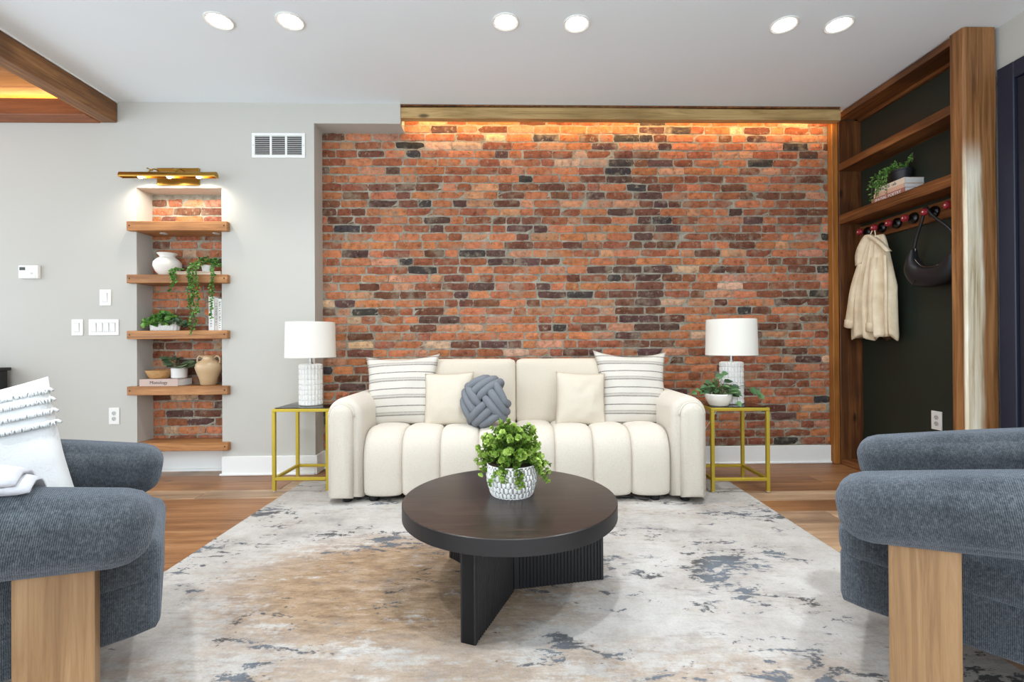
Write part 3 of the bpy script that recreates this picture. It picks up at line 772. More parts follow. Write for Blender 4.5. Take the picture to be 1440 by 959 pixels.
t = thing('trailing_plant', 'trailing green plant spilling over the niche shelf edge', 'potted plant', (-2.272, 3.76, Z2 + 0.0285))
lathe('pot', [(0, 0.0005), (0.036, 0.0005), (0.045, 0.05), (0.043, 0.05), (0.036, 0.04), (0, 0.04)], 24, 'ceramic', t)
L = Leaves(); paths = []
for k in range(70):
    a = U(0, 2 * PI); r = U(0.02, 0.1); hh = U(0.04, 0.1) * (1 - (r / 0.14) ** 2) + 0.025
    p = (r * math.cos(a) * 1.05, r * math.sin(a) * 0.6 - 0.01, hh)
    for q in range(3): L.add((p[0] + U(-.012, .012), p[1] + U(-.012, .012), p[2] + U(-.01, .01)), (math.cos(a) + U(-.6, .6), math.sin(a) + U(-.6, .6) - 0.3, U(-0.4, 0.7)), U(0.016, 0.026))
for x0, zl, wig in ((-0.045, -0.44, 0.012), (-0.02, -0.40, 0.014), (0.0, -0.30, 0.01), (0.105, -0.33, 0.01), (0.115, -0.2, 0.012), (-0.06, -0.26, 0.012), (-0.19, -0.14, 0.014), (-0.175, -0.1, 0.012), (-0.16, -0.06, 0.01)):
    pts = [(x0 * 0.5, -0.03, 0.055), (x0 * 0.9, -0.1, 0.04), (x0, -0.136, 0.0)]
    zz = 0.0
    while zz > zl: zz -= 0.04; pts.append((x0 + U(-wig, wig), -0.134 + U(-0.006, 0.006), zz))
    if x0 < -0.12: pts = [(x0, -0.03, 0.02), (x0, -0.09, 0.014), (x0, -0.136, -0.01)] + pts[3:]
    sp = bez(pts, 5); paths.append(sp)
    for p in sp[3:]:
        for q in range(2): L.add(p, (U(-1, 1), U(-1, 0.2), U(-0.8, 0.3)), U(0.014, 0.023))
L.build('leaf_mid', t); stems(t, paths)

t = thing('ribbed_planter', 'oval ribbed white planter of mixed succulents on niche shelf', 'potted plant', (-2.598, 3.755, Z3 - 0.001))
pts = []
lathe('planter', [(0, 0.0005), (0.098, 0.0005), (0.104, 0.004), (0.111, 0.066), (0.108, 0.069), (0.102, 0.066), (0.1, 0.058), (0, 0.058)], 120, 'ceramic', t,
      rfun=lambda a, z: (1 + 0.022 * math.cos(30 * a)) * (1 / math.sqrt(math.cos(a) ** 2 + (math.sin(a) / 0.55) ** 2)))
L = Leaves(); L2 = Leaves()
for k in range(150):
    a = U(0, 2 * PI); r = math.sqrt(U(0, 1)); x = r * math.cos(a) * 0.15; y = r * math.sin(a) * 0.07
    p = (x, y - 0.01, 0.065 + U(0.0, 0.085) * (1 - 0.7 * r * r) - 0.03 * r)
    T = L if x < 0.05 + U(-0.04, 0.04) else L2
    for q in range(3): T.add(p, (x * 9 + U(-1, 1), y * 9 + U(-1, 1), U(-0.2, 1)), U(0.02, 0.036), 'round' if q else 'oval')
L.build('leaf_mid', t); L2.build('leaf_dusty', t)

def book(name, label, loc, w, d, h, cover, rotz=0, upright=False, text=None, group=None, tsize=0.02, ink='ink', paper='paper'):
    """spine faces local -y; lying: w along x, d deep, h thick"""
    t = thing(name, label, 'book', loc, rotz, group)
    if upright:
        boxes('cover', [(-w / 2, -w / 2 + 0.002, 0, d, 0, h), (w / 2 - 0.002, w / 2, 0, d, 0, h), (-w / 2 + 0.002, w / 2 - 0.002, 0, 0.003, 0, h)], cover, t)
        box('pages', (-w / 2 + 0.0022, w / 2 - 0.0022, 0.0032, d - 0.004, 0.003, h - 0.003), paper, t, 0)
        if text: link('lettering', strokes_me(text, tsize, int(w * 9999)) if isinstance(text, float) else text_me(text, tsize), ink, t, (0, -0.0004, h * 0.5), (PI / 2, PI / 2, 0))
    else:
        boxes('cover', [(-w / 2, w / 2, 0, d, 0, 0.002), (-w / 2, w / 2, 0, d, h - 0.002, h), (-w / 2, w / 2, 0, 0.003, 0.002, h - 0.002)], cover, t)
        box('pages', (-w / 2 + 0.003, w / 2 - 0.003, 0.0032, d - 0.004, 0.0022, h - 0.0022), paper, t, 0)
        if text: link('lettering', strokes_me(text, tsize, int(h * 9999)) if isinstance(text, float) else text_me(text, tsize), ink, t, (0, -0.0004, h * 0.5), (PI / 2, 0, 0))
    return t
book('upright_book', 'tall white spined book, leftmost of three upright on niche shelf', (-2.212, 3.70, Z3 - 0.001), 0.04, 0.15, 0.262, 'book_white', 0, True, 0.19, None, 0.022)
book('upright_book', 'grey beige spined book standing between two white books', (-2.176, 3.703, Z3 - 0.001), 0.029, 0.15, 0.25, 'book_grey', 0, True, 0.17, None, 0.016)
book('upright_book', 'white and black spined book against the niche side', (-2.1475, 3.702, Z3 - 0.001), 0.024, 0.15, 0.242, 'book_white', 0, True, 0.2, None, 0.02, 'ink')

bk = book('lying_book', 'thick blush spined book lying flat on niche shelf', (-2.588, 3.668, Z4 - 0.001), 0.286, 0.175, 0.053, 'book_blush', 0.0, False, 'Mixtology', None, 0.033)
t = thing('wooden_bowl', 'small carved pale wood bowl on the blush book', 'bowl', (-2.64, 3.752, Z4 + 0.0525))
lathe('bowl', [(0, 0), (0.055, 0), (0.066, 0.008), (0.082, 0.045), (0.086, 0.062), (0.08, 0.064), (0.072, 0.04), (0.055, 0.014), (0, 0.012)], 36, 'bowl_wood', t,
      rfun=lambda a, z: 1 + 0.035 * math.sin(3 * a + 40 * z) + 0.02 * math.sin(7 * a))
t = thing('small_plant', 'small white pot with broad dusty leaves on the blush book', 'potted plant', (-2.498, 3.765, Z4 + 0.0525))
lathe('pot', [(0, 0), (0.045, 0), (0.053, 0.005), (0.055, 0.078), (0.052, 0.08), (0.05, 0.074), (0.05, 0.066), (0, 0.066)], 32, 'ceramic', t)
L = Leaves(); paths = []
for k in range(13):
    a = 2 * PI * k / 13 + U(-.2, .2); r = U(0.05, 0.105); h = U(0.09, 0.17)
    p = bez([(0, 0, 0.066), (r * 0.4 * math.cos(a), r * 0.3 * math.sin(a), h * 0.8), (r * math.cos(a), r * 0.6 * math.sin(a), h)], 4); paths.append(p)
    for q in range(2): L.add(p[-1 - q * 2], (math.cos(a) * 1.2, math.sin(a) - 0.4, U(-0.2, 0.3)), U(0.045, 0.062), 'round', (0, -0.5, 1), fold=0.1)
L.build('leaf_dusty', t); stems(t, paths)
t = thing('cream_jar', 'glazed cream jar with two handles on niche shelf', 'jar', (-2.272, 3.765, Z4 - 0.001))
lathe('body', [(0, 0), (0.05, 0), (0.056, 0.006), (0.064, 0.05), (0.083, 0.1), (0.093, 0.135), (0.089, 0.16), (0.07, 0.182), (0.05, 0.192), (0.042, 0.2), (0.041, 0.218), (0.049, 0.228), (0.046, 0.229), (0.036, 0.22), (0.034, 0.2), (0, 0.19)], 44, 'cream_glaze', t)
for s in (-1, 1): tube('handle', bez([(s * 0.042, 0, 0.212), (s * 0.066, 0, 0.224), (s * 0.084, 0, 0.208), (s * 0.086, 0, 0.18), (s * 0.078, 0, 0.164)], 6), 0.0065, 'cream_glaze', t, 10)

# ------------------------------------------------------------------ nook: books, plant, coat, bag
ZS = 2.020
book('stacked_book', 'dusty rose book lettered SPATIAL POETRY at the bottom of the stack', (2.80, 3.372, ZS), 0.296, 0.175, 0.042, 'book_pink', -PI / 2, False, 'SPATIAL POETRY', None, 0.031, 'paper')
book('stacked_book', 'thin peach book in the middle of the nook stack', (2.803, 3.367, ZS + 0.0425), 0.268, 0.17, 0.03, 'book_peach', -PI / 2, False, None, None)
book('stacked_book', 'cream book on top of the nook stack under the black pot', (2.806, 3.362, ZS + 0.073), 0.262, 0.165, 0.04, 'book_cream', -PI / 2, False, 0.15, None, 0.026)
t = thing('black_pot_plant', 'black pot of spiky trailing greenery on the nook books', 'potted plant', (2.878, 3.335, ZS + 0.1135))
lathe('pot', [(0, 0), (0.04, 0), (0.046, 0.004), (0.06, 0.07), (0.064, 0.072), (0.064, 0.084), (0.058, 0.085), (0.054, 0.07), (0, 0.066)], 32, 'pot_black', t)
L = Leaves(); paths = []
for k in range(26):
    if k < 14: a = U(0, 2 * PI); r = U(0.03, 0.06); pts = [(0, 0, 0.066), (r * 0.5 * math.cos(a), r * 0.6 * math.sin(a), 0.1), (min(0.055, r * math.cos(a)), r * math.sin(a) * 1.4, U(0.12, 0.18))]
    else: yy = U(0.04, 0.2); pts = [(-0.01, 0.01, 0.07), (-0.04, yy * 0.5, U(0.09, 0.13)), (-0.075, yy * 0.9, U(0.02, 0.09)), (-0.09, yy + U(-0.02, 0.03), U(-0.09, 0.06))]
    sp = bez(pts, 7); paths.append(sp)
    for p in sp[3:]:
        for q in range(2): L.add(p, (U(-1, 0.6), U(-0.6, 1), U(-0.3, 1)), U(0.014, 0.024), 'long')
L.build('leaf_mid', t); stems(t, paths, 0.0013)

ct = thing('hanging_coat', 'cream cotton jacket hanging by its collar from a nook peg', 'coat', (2.85, 3.555, 1.82))
def coat_body():
    rings = []; n = 96; m = 46
    for i in range(m + 1):
        q = i / m; z = -0.03 - 0.765 * q
        cy = -0.03 + 0.035 * q + 0.02 * math.sin(q * 3); wy = 0.055 + 0.145 * min(1, q * 1.9) ** 0.8 + 0.012 * q; wx = 0.028 + 0.034 * min(1, q * 1.5)
        ring = []
        for j in range(n):
            a = 2 * PI * j / n; fold = 1 + (0.16 + 0.2 * q) * math.sin(9 * a + 1.2 * math.sin(2 * a) + q * 1.3) + 0.06 * math.sin(17 * a + 3 * q)
            front = max(0, -math.cos(a))
            x = wx * math.cos(a) * (1.0 if math.cos(a) > 0 else 1.0) - front ** 0.5 * (0.010 + 0.020 * min(1, q * 2)) * math.sin(13 * math.sin(a) + 0.7 + q * 0.6) - front ** 0.5 * 0.008 * math.sin(29 * math.sin(a) + 3 * q); y = cy + wy * math.sin(a)
            ring.append((x, y, z + 0.018 * math.sin(5 * a) * q + 0.012 * math.sin(9 * a) * q))
        rings.append(ring)
    return ring_loft(rings, True)
v, f = coat_body(); me = pymesh('body', v, f); fix(me); link('body', me, 'coat_cloth', ct, smooth=True)
hood = bez([(-0.058, 0.118, -0.235), (-0.066, 0.108, -0.155), (-0.068, 0.075, -0.085), (-0.06, 0.015, -0.015), (-0.066, -0.06, -0.05), (-0.068, -0.13, -0.11), (-0.06, -0.19, -0.18)], 8)
rings = []
for i, (p, s, u) in enumerate(frames(hood)):
    q = i / (len(hood) - 1); w = 0.034 + 0.034 * math.sin(PI * q) + 0.04 * max(0, 1 - q / 0.28)
    inward = (Vector((0.02, -0.03, -0.15)) - p); inward.normalize()
    rings.append([tuple(p + Vector((-0.006, 0, 0))), tuple(p + inward * w * 0.5 + Vector((-0.012, 0, 0))), tuple(p + inward * w * 1.2 + Vector((0.012, 0, 0))), tuple(p + inward * w * 0.6 + Vector((0.03, 0, 0))), tuple(p + Vector((0.035, 0, 0.004)))])
v, f = ring_loft(rings, True); me = pymesh('collar', v, f); fix(me); link('collar', me, 'coat_cloth', ct, smooth=True)
for pts, r0 in (([(-0.03, 0.09, -0.22), (-0.05, 0.135, -0.4), (-0.05, 0.17, -0.58), (-0.045, 0.195, -0.70)], 0.045), ([(-0.045, -0.05, -0.2), (-0.065, -0.05, -0.45), (-0.06, -0.045, -0.62), (-0.055, -0.03, -0.735)], 0.036)):
    sl = tube('sleeve', bez(pts, 6), lambda q, r0=r0: r0 * (0.75 + 0.35 * q), 'coat_cloth', ct, 14, 0.75)
    e = Vector(pts[-1]); d = (e - Vector(pts[-2])).normalized()
    tube('cuff', [tuple(e - d * 0.05), tuple(e - d * 0.045), tuple(e + d * 0.012), tuple(e + d * 0.016)], lambda q, r0=r0: r0 * (1.02 if q in (0, 1) else 1.2), 'coat_cloth', sl, 14, 0.75)
tube('placket', bez([(-0.052, -0.155, -0.2), (-0.058, -0.168, -0.4), (-0.056, -0.165, -0.6), (-0.05, -0.16, -0.79)], 6), 0.016, 'coat_cloth', ct, 8, 0.5)
tube('hang_loop', bez([(-0.02, 0.02, -0.02), (-0.012, 0.012, 0.012), (-0.004, 0.002, 0.026), (-0.006, -0.01, 0.012), (-0.01, -0.02, -0.02)], 5), 0.004, 'coat_cloth', ct, 6)

bg = thing('shoulder_bag', 'black leather crescent shoulder bag hanging from a nook peg', 'bag', (2.862, 3.12, 1.36))
cen = [(3.226, 1.63), (3.236, 1.56), (3.218, 1.49), (3.178, 1.44), (3.12, 1.422), (3.05, 1.42), (2.985, 1.434), (2.935, 1.478), (2.905, 1.54), (2.896, 1.625)]
hw = [0.008, 0.030, 0.056, 0.070, 0.068, 0.066, 0.068, 0.066, 0.04, 0.008]
cl = bez([(0, a - 3.12, b - 1.36) for a, b in cen], 6)
fr = frames(cl); rings = []
for i, (p, s, u) in enumerate(fr):
    q = i / (len(fr) - 1) * (len(hw) - 1); k = min(int(q), len(hw) - 2); w = hw[k] + (hw[k + 1] - hw[k]) * (q - k)
    tdir = (Vector(cl[min(i + 1, len(cl) - 1)]) - Vector(cl[max(i - 1, 0)])).normalized(); nrm = Vector((1, 0, 0)).cross(tdir).normalized()
    th_ = 0.012 + 0.05 * min(1, w / 0.05)
    rings.append([tuple(p + nrm * (w * math.cos(2 * PI * j / 18)) + Vector((1, 0, 0)) * (th_ * (abs(math.sin(2 * PI * j / 18)) ** 0.8) * (1 if math.sin(2 * PI * j / 18) > 0 else -1))) for j in range(18)])
v, f = ring_loft(rings, True); me = pymesh('body', v, f); fix(me); link('body', me, 'leather', bg, smooth=True)
zip_pts = []
for i in range(6, len(fr) - 6):
    p = fr[i][0]; q = i / (len(fr) - 1) * (len(hw) - 1); k = min(int(q), len(hw) - 2); w = hw[k] + (hw[k + 1] - hw[k]) * (q - k)
    tdir = (Vector(cl[i + 1]) - Vector(cl[i - 1])).normalized(); nrm = Vector((1, 0, 0)).cross(tdir).normalized()
    if nrm.z < 0 and p.z < 0.1: nrm = -nrm
    best = max((nrm, -nrm), key=lambda d: d.dot(Vector((0, -0.05, 0.25)) - p)); zip_pts.append(tuple(p + best * (w + 0.001) + Vector((-0.014, 0, 0))))
tube('zipper', zip_pts[:len(zip_pts) * 2 // 3], 0.0028, 'steel', bg, 6)
tube('seam', bez([(-0.045, 0.0, 0.09), (-0.058, 0.03, 0.05), (-0.05, 0.07, 0.012)], 6), 0.003, 'leather', bg, 6)
for nm, pts in (('strap', [(0, 0.107, 0.265), (-0.004, 0.075, 0.36), (-0.01, 0.03, 0.45), (-0.012, 0.008, 0.522)]), ('strap', [(-0.012, -0.012, 0.522), (-0.008, -0.05, 0.46), (-0.003, -0.15, 0.36), (0, -0.222, 0.262)]),
                ('strap_loop', [(-0.012, 0.012, 0.512), (-0.012, 0.006, 0.528), (-0.012, -0.006, 0.529), (-0.012, -0.016, 0.512)])):
    tube(nm, bez(pts, 6), 0.0105, 'leather', bg, 8, 0.9)
for yy, zz in ((0.107, 0.265), (-0.222, 0.262)):
    ringp = [(0, yy + 0.014 * math.cos(2 * PI * k / 14), zz + 0.016 * math.sin(2 * PI * k / 14)) for k in range(15)]
    tube('ring', ringp, 0.0026, 'steel', bg, 6)

# ------------------------------------------------------------------ RUG
RA = -0.030
rug = tag(link('area_rug', soft_box_me('area_rug', 3.06, 2.44, 0.006, 0.0025, n=3), 'rug', None, (0.055, 2.235, 0.0033), (0, 0, RA)), 'abstract cream rug with tan and slate blotches under the coffee table', 'rug')

# ------------------------------------------------------------------ SOFA
sf = thing('sofa', 'cream boucle sofa with channelled seat and rounded arms before the brick wall', 'sofa', (0.095, 2.965, 0.0065), RA)
NCH = 8; SX = 0.962; cw = 2 * SX / NCH
prof = [(0.06, 0.030), (0.02, 0.034), (0.006, 0.055), (0.0, 0.12), (-0.004, 0.22), (0.0, 0.30), (0.014, 0.36), (0.045, 0.412), (0.09, 0.442), (0.15, 0.455), (0.25, 0.455), (0.40, 0.447), (0.56, 0.44)]
pp = [Vector((0, a, b)) for a, b in prof]; pp = bez(pp, 3)
ctr = Vector((0, 0.35, 0.2))
def channel_me():
    rings = []; nu = 18
    for p in pp:
        ring = []; dn = (p - ctr).normalized()
        for j in range(nu + 1):
            u = -1 + 2 * j / nu; drop = 0.030 * (1 - (1 - abs(u) ** 2.6) ** 0.5)
            q = p - dn * drop; ring.append((u * cw / 2, q.y, q.z))
        for j in range(nu, -1, -1):
            u = -1 + 2 * j / nu; q = p - dn * 0.06; ring.append((u * cw / 2 * 0.99, q.y, max(0.034, q.z)))
        rings.append(ring)
    v, f = ring_loft(rings, True); me = pymesh('seat_channel', v, f); fix(me); me.shade_smooth(); me.materials.append(M['boucle']); return me
cme = channel_me()
for k in range(NCH):
    o = bpy.data.objects.new('seat_channel', cme); C.objects.link(o); o.parent = sf; o.location = (-SX + cw * (k + 0.5), 0, 0)
box('seat_base', (-0.955, 0.955, 0.06, 0.70, 0.04, 0.36), 'boucle', sf, 0.01)
# arms: arched section, running back
def arm_me(sx):
    rings = []; x0 = 0.0; ws = 0.113; H = 0.655
    def section(y, inset):
        w = ws - inset; top = H - inset; pts = [(-w, y, 0.030 + inset * 0.4)]
        for k in range(0, 19):
            a = PI - PI * k / 18; pts.append((w * math.cos(a), y, top - w + w * math.sin(a)))
        pts.append((w, y, 0.030 + inset * 0.4)); return pts
    for y, ins in ((-0.012, 0.03), (-0.010, 0.024), (0.002, 0.01), (0.02, 0.003), (0.05, 0.0), (0.2, 0.0), (0.4, 0.0), (0.6, 0.0), (0.74, 0.004), (0.77, 0.03)):
        rings.append(section(y, ins))
    v, f = ring_loft(rings, True); me = pymesh('arm', v, f); fix(me); return me
def panel_me():
    ws, H = 0.072, 0.615; rings = []
    for y, ins in ((0.012, 0.0), (-0.012, 0.0), (-0.026, 0.005), (-0.036, 0.018), (-0.042, 0.045)):
        w = ws - ins; top = H - ins; pts = [(-w, y, 0.034 + ins * 0.8)]
        for k in range(0, 15):
            a = PI - PI * k / 14; pts.append((w * math.cos(a), y, top - w + w * math.sin(a)))
        pts.append((w, y, 0.034 + ins * 0.8)); rings.append(pts)
    v, f = ring_loft(rings, True); me = pymesh('arm_front', v, f); fix(me); return me
for s in (-1, 1):
    a = link('arm', arm_me(s), 'boucle', sf, (s * 1.076, 0.01, 0), smooth=True)
    link('front_panel', panel_me(), 'boucle', a, (s * 0.012, -0.012, 0), smooth=True)
    tube('piping', [(s * 0.012 + 0.078 * math.cos(PI - PI * k / 20), -0.018, 0.54 + 0.078 * math.sin(PI - PI * k / 20)) for k in range(21)], 0.006, 'boucle', a, 8)
soft_box('back_frame', 2.06, 0.16, 0.72, 0.05, 'boucle', sf, (0, 0.70, 0.43))
for s in (-1, 1):
    bc = soft_box('back_cushion', 1.012, 0.20, 0.47, 0.04, 'linen', sf, (s * 0.506, 0.545, 0.638), (-0.10, 0, 0), (0, 0.035, 0.0), 18)
for x, y in ((-1.07, 0.045), (-0.905, 0.06), (0.875, 0.06), (1.06, 0.045), (-1.06, 0.7), (1.06, 0.7)):
    lathe('foot', [(0, 0.0), (0.028, 0.0), (0.033, 0.026), (0.033, 0.04), (0, 0.04)], 20, 'black', sf, (x, y, 0.0))

# ------------------------------------------------------------------ pillows
def pillow_me(name, w, h, th, ear=0.10, n=22, seed=0, rumple=0.006):
    V, F = [], []; idx = {}
    for side in (-1, 1):
        for j in range(n + 1):
            for i in range(n + 1):
                u = -1 + 2 * i / n; v = -1 + 2 * j / n
                rim = i in (0, n) or j in (0, n)
                if side == 1 and rim: idx[(side, i, j)] = idx[(-1, i, j)]; continue
                x = u * w / 2 * (1 - ear * (1 - v * v) * 0.55 * abs(u)); z = v * h / 2 * (1 - ear * (1 - u * u) * 0.55 * abs(v))
                t = th / 2 * ((1 - u ** 2) ** 0.55) * ((1 - v ** 2) ** 0.55) * (1 - 0.1 * mnoise.noise(Vector((u * 2, v * 2, seed))))
                y = side * t + rumple * mnoise.noise(Vector((u * 3.1, v * 3.1, seed + side * 5))) * (0.4 if rim else 1)
                idx[(side, i, j)] = len(V); V.append((x, y, z))
        for j in range(n):
            for i in range(n):
                q = (idx[(side, i, j)], idx[(side, i + 1, j)], idx[(side, i + 1, j + 1)], idx[(side, i, j + 1)])
                F.append(q if side == -1 else q[::-1])
    me = pymesh(name, V, F); return me
def pillow(name, label, loc, w, h, th, mat, rot, seed=0, ear=0.1, cat='cushion'):
    t = thing(name, label, cat, loc); t.rotation_euler = rot
    link('cover', pillow_me('cover', w, h, th, ear, seed=seed), mat, t, smooth=True); return t
ZSEAT = 0.466
pillow('striped_pillow', 'large striped linen pillow against the arm beside the small cream one and knot', (-0.70, 3.375, 0.662), 0.54, 0.53, 0.17, 'stripe', (-0.30, -0.04, -0.07), 1, 0.24)
pillow('striped_pillow', 'large striped linen pillow with perked corner next to the plain pillow, no knot', (0.93, 3.345, 0.662), 0.54, 0.57, 0.17, 'stripe', (-0.30, 0.03, 0.05), 2, 0.28)
pillow('cream_pillow', 'small plain cream pillow tucked behind the grey knot', (-0.355, 3.27, 0.617), 0.345, 0.37, 0.13, 'linen', (-0.28, -0.04, -0.10), 3, 0.1)
pillow('cream_pillow', 'small plain cream pillow overlapping a striped pillow, away from the knot', (0.545, 3.25, 0.613), 0.345, 0.37, 0.13, 'linen', (-0.28, 0.05, 0.02), 4, 0.1)

kn = thing('knot_pillow', 'grey knitted knot cushion resting on the sofa', 'cushion', (-0.105, 3.155, 0.612)); kn.rotation_euler = (-0.22, -0.2, -0.25)
R_, T_ = 0.135, 0.066
me = bpy.data.meshes.new('core'); bm = bmesh.new(); bmesh.ops.create_uvsphere(bm, u_segments=20, v_segments=12, radius=1.0)
for v in bm.verts: v.co = Vector((v.co.x * R_ * 0.98, v.co.y * T_ * 0.9, v.co.z * R_ * 1.05))
bm.to_mesh(me); bm.free(); link('core', me, 'knit_core', kn, smooth=True)
for k in range(4):
    ph = 2 * PI * k / 4 + 0.6; d = Vector((math.cos(ph), math.sin(ph))); nrm = Vector((-d.y, d.x))
    for j in range(3):
        off = 0.028 + 0.05 * j; pts = []; xm = math.sqrt(max(0.0, (R_ + 0.012) ** 2 - off ** 2 * 0.72))
        xs = -0.012 - 0.012 * j
        for q in range(9):
            s = q / 8; x = xs + (xm - xs) * s; lat = off - 0.018 * s * s * (j + 1) * 0.6
            rho = min(1.0, math.hypot(x, lat) / (R_ + 0.014)); dep = T_ * math.sqrt(max(0.0, 1 - rho ** 2)) * 0.95 + 0.012 * math.sin(PI * s)
            p2 = d * x + nrm * lat; pts.append((p2.x, -dep, p2.y * 1.08))
        p2 = d * (xm + 0.008) + nrm * (off * 0.75); pts.append((p2.x, 0.03, p2.y * 1.05)); p2 = d * xm * 0.8 + nrm * off * 0.6; pts.append((p2.x, 0.05, p2.y))
        tube('strand', bez(pts, 3), lambda q: 0.0285 * (0.7 + 0.3 * min(1, q * 6)) if q < 0.5 else 0.0285, 'knit_grey', kn, 12)

# ------------------------------------------------------------------ side tables
def side_table(label, loc):
    t = thing('side_table', label, 'side table', loc, RA); w, d, h, s = 0.385, 0.37, 0.556, 0.022
    for x in (0, w - s):
        for y in (0, d - s): box('leg', (x, x + s, y, y + s, 0.004, h - 0.0205), 'gold', t, 0.002)
    for z, nm in ((h - 0.02, 'top_rail'), (0.075, 'lower_rail')):
        box(nm, (s if z < 0.3 else 0, w - (s if z < 0.3 else 0), 0, s, z, z + 0.02), 'gold', t, 0.002); box(nm, (s if z < 0.3 else 0, w - (s if z < 0.3 else 0), d - s, d, z, z + 0.02), 'gold', t, 0.002)
        for x in (0, w - s): box(nm, (x, x + s, s, d - s, z, z + 0.02), 'gold', t, 0.002)
    box('glass_top', (s * 0.6, w - s * 0.6, s * 0.6, d - s * 0.6, h + 0.0002, h + 0.006), 'glass', t, 0.001)
    for x in (0.011, w - 0.011):
        for y in (0.011, d - 0.011): lathe('foot_pad', [(0, 0), (0.009, 0), (0.009, 0.004), (0, 0.0042)], 12, 'white_plastic', t, (x, y, 0))
    return t
side_table('slim gold metal side table with glass top below the plaster wall corner', (-1.545, 3.25, 0.0064))
side_table('slim gold metal side table with glass top holding a leafy potted plant', (1.383, 3.105, 0.0064))
TT = 0.5690
def table_lamp(label, loc, cord):
    t = thing('table_lamp', label, 'lamp', loc)
    nr, rows = 160, 66; rings = []
    for i in range(rows + 1):
        z = 0.29 * i / rows; ph = (z / 0.29 * 8) % 1.0
        row = 1 - 0.075 * math.exp(-((min(ph, 1 - ph)) / 0.07) ** 2); edge = 1 - 0.10 * max(0, (z - 0.278) / 0.012) ** 2 - 0.08 * max(0, (0.008 - z) / 0.008) ** 2
        rings.append([(0.077 * row * edge * (1 + 0.09 * abs(math.cos(10 * a)) ** 0.5 - 0.06) * math.cos(a), 0.077 * row * edge * (1 + 0.09 * abs(math.cos(10 * a)) ** 0.5 - 0.06) * math.sin(a), z) for a in [2 * PI * j / nr for j in range(nr)]])
    v, f = ring_loft(rings, True); me = pymesh('base', v, f); fix(me); link('base', me, 'ceramic', t)
    lathe('neck', [(0.0, 0.2895), (0.016, 0.2895), (0.016, 0.3), (0.011, 0.302), (0.011, 0.36), (0.0, 0.36)], 20, 'steel', t)
    lathe('bulb', [(0, 0.36), (0.014, 0.362), (0.03, 0.41), (0.026, 0.44), (0, 0.455)], 20, 'white_plastic', t)
    lathe('shade', [(0.170, 0.336), (0.164, 0.585), (0.160, 0.585), (0.166, 0.336), (0.170, 0.336)], 56, 'shade', t, cap=False)
    bm = bmesh.new()
    for k in range(3):
        a = 2 * PI * k / 3; v, f = tube_vf([(0.01 * math.cos(a), 0.01 * math.sin(a), 0.56), (0.163 * math.cos(a), 0.163 * math.sin(a), 0.57)], 0.002, 6); vs = [bm.verts.new(p) for p in v]
        for q in f: bm.faces.new([vs[i] for i in q])
    link('spider', from_bm('spider', bm), 'steel', t)
    if cord: tube('cord', bez(cord, 8), 0.003, 'white_plastic', t, 6)
    return t
table_lamp('white ribbed ceramic table lamp with linen shade before the plaster wall corner', (-1.348, 3.415, TT), None)
table_lamp('white ribbed ceramic table lamp behind the small pothos plant', (1.615, 3.30, TT), [(0.02, 0.07, 0.01), (0.01, 0.19, -0.02), (-0.03, 0.215, -0.12), (-0.13, 0.24, -0.30), (-0.17, 0.25, -0.44), (-0.17, 0.25, -0.54)])

t = thing('pothos_plant', 'leafy pothos in a rounded white bowl on the gold side table', 'potted plant', (1.475, 3.195, TT))
lathe('pot', [(0, 0), (0.055, 0), (0.062, 0.004), (0.084, 0.045), (0.088, 0.074), (0.083, 0.08), (0.078, 0.074), (0.074, 0.06), (0, 0.06)], 36, 'ceramic_matte', t)
lathe('soil', [(0, 0.0605), (0.074, 0.0605), (0.07, 0.066), (0, 0.067)], 24, 'soil', t)
L = Leaves(); paths = []
for k in range(46):
    a = U(0, 2 * PI); r = U(0.03, 0.13); h = 0.07 + U(0.02, 0.12) * (1 - r / 0.2)
    p = bez([(0.02 * math.cos(a), 0.02 * math.sin(a), 0.062), (r * 0.5 * math.cos(a), r * 0.4 * math.sin(a), h + 0.01), (r * math.cos(a), r * 0.55 * math.sin(a), h)], 4); paths.append(p)
    L.add(p[-1], (math.cos(a) + U(-.5, .5), math.sin(a) * 0.6 - 0.4, U(-0.7, 0.4)), U(0.045, 0.068), 'oval', (U(-.4, .4), -0.6, 1), fold=0.12)
for vine, n in (([(0.06, 0, 0.1), (0.14, -0.02, 0.13), (0.2, 0.0, 0.125), (0.25, 0.02, 0.1), (0.28, 0.02, 0.07)], 3), ([(-0.05, 0.02, 0.1), (-0.12, 0.03, 0.09), (-0.2, 0.04, 0.06)], 3), ([(0.03, -0.05, 0.09), (0.07, -0.095, 0.085), (0.075, -0.105, 0.04)], 1), ([(-0.02, 0.0, 0.12), (-0.03, -0.01, 0.18), (0.02, 0, 0.215)], 2)):
    p = bez(vine, 5); paths.append(p)
    for q in range(n): L.add(p[-1 - q * 4], (p[-1] - p[-2]).normalized() + Vector((U(-.3, .3), -0.4, U(-0.5, 0.3))), U(0.045, 0.062), 'oval', (0, -1, 0.6), 0.85)
L.build('leaf_dark', t); stems(t, paths)

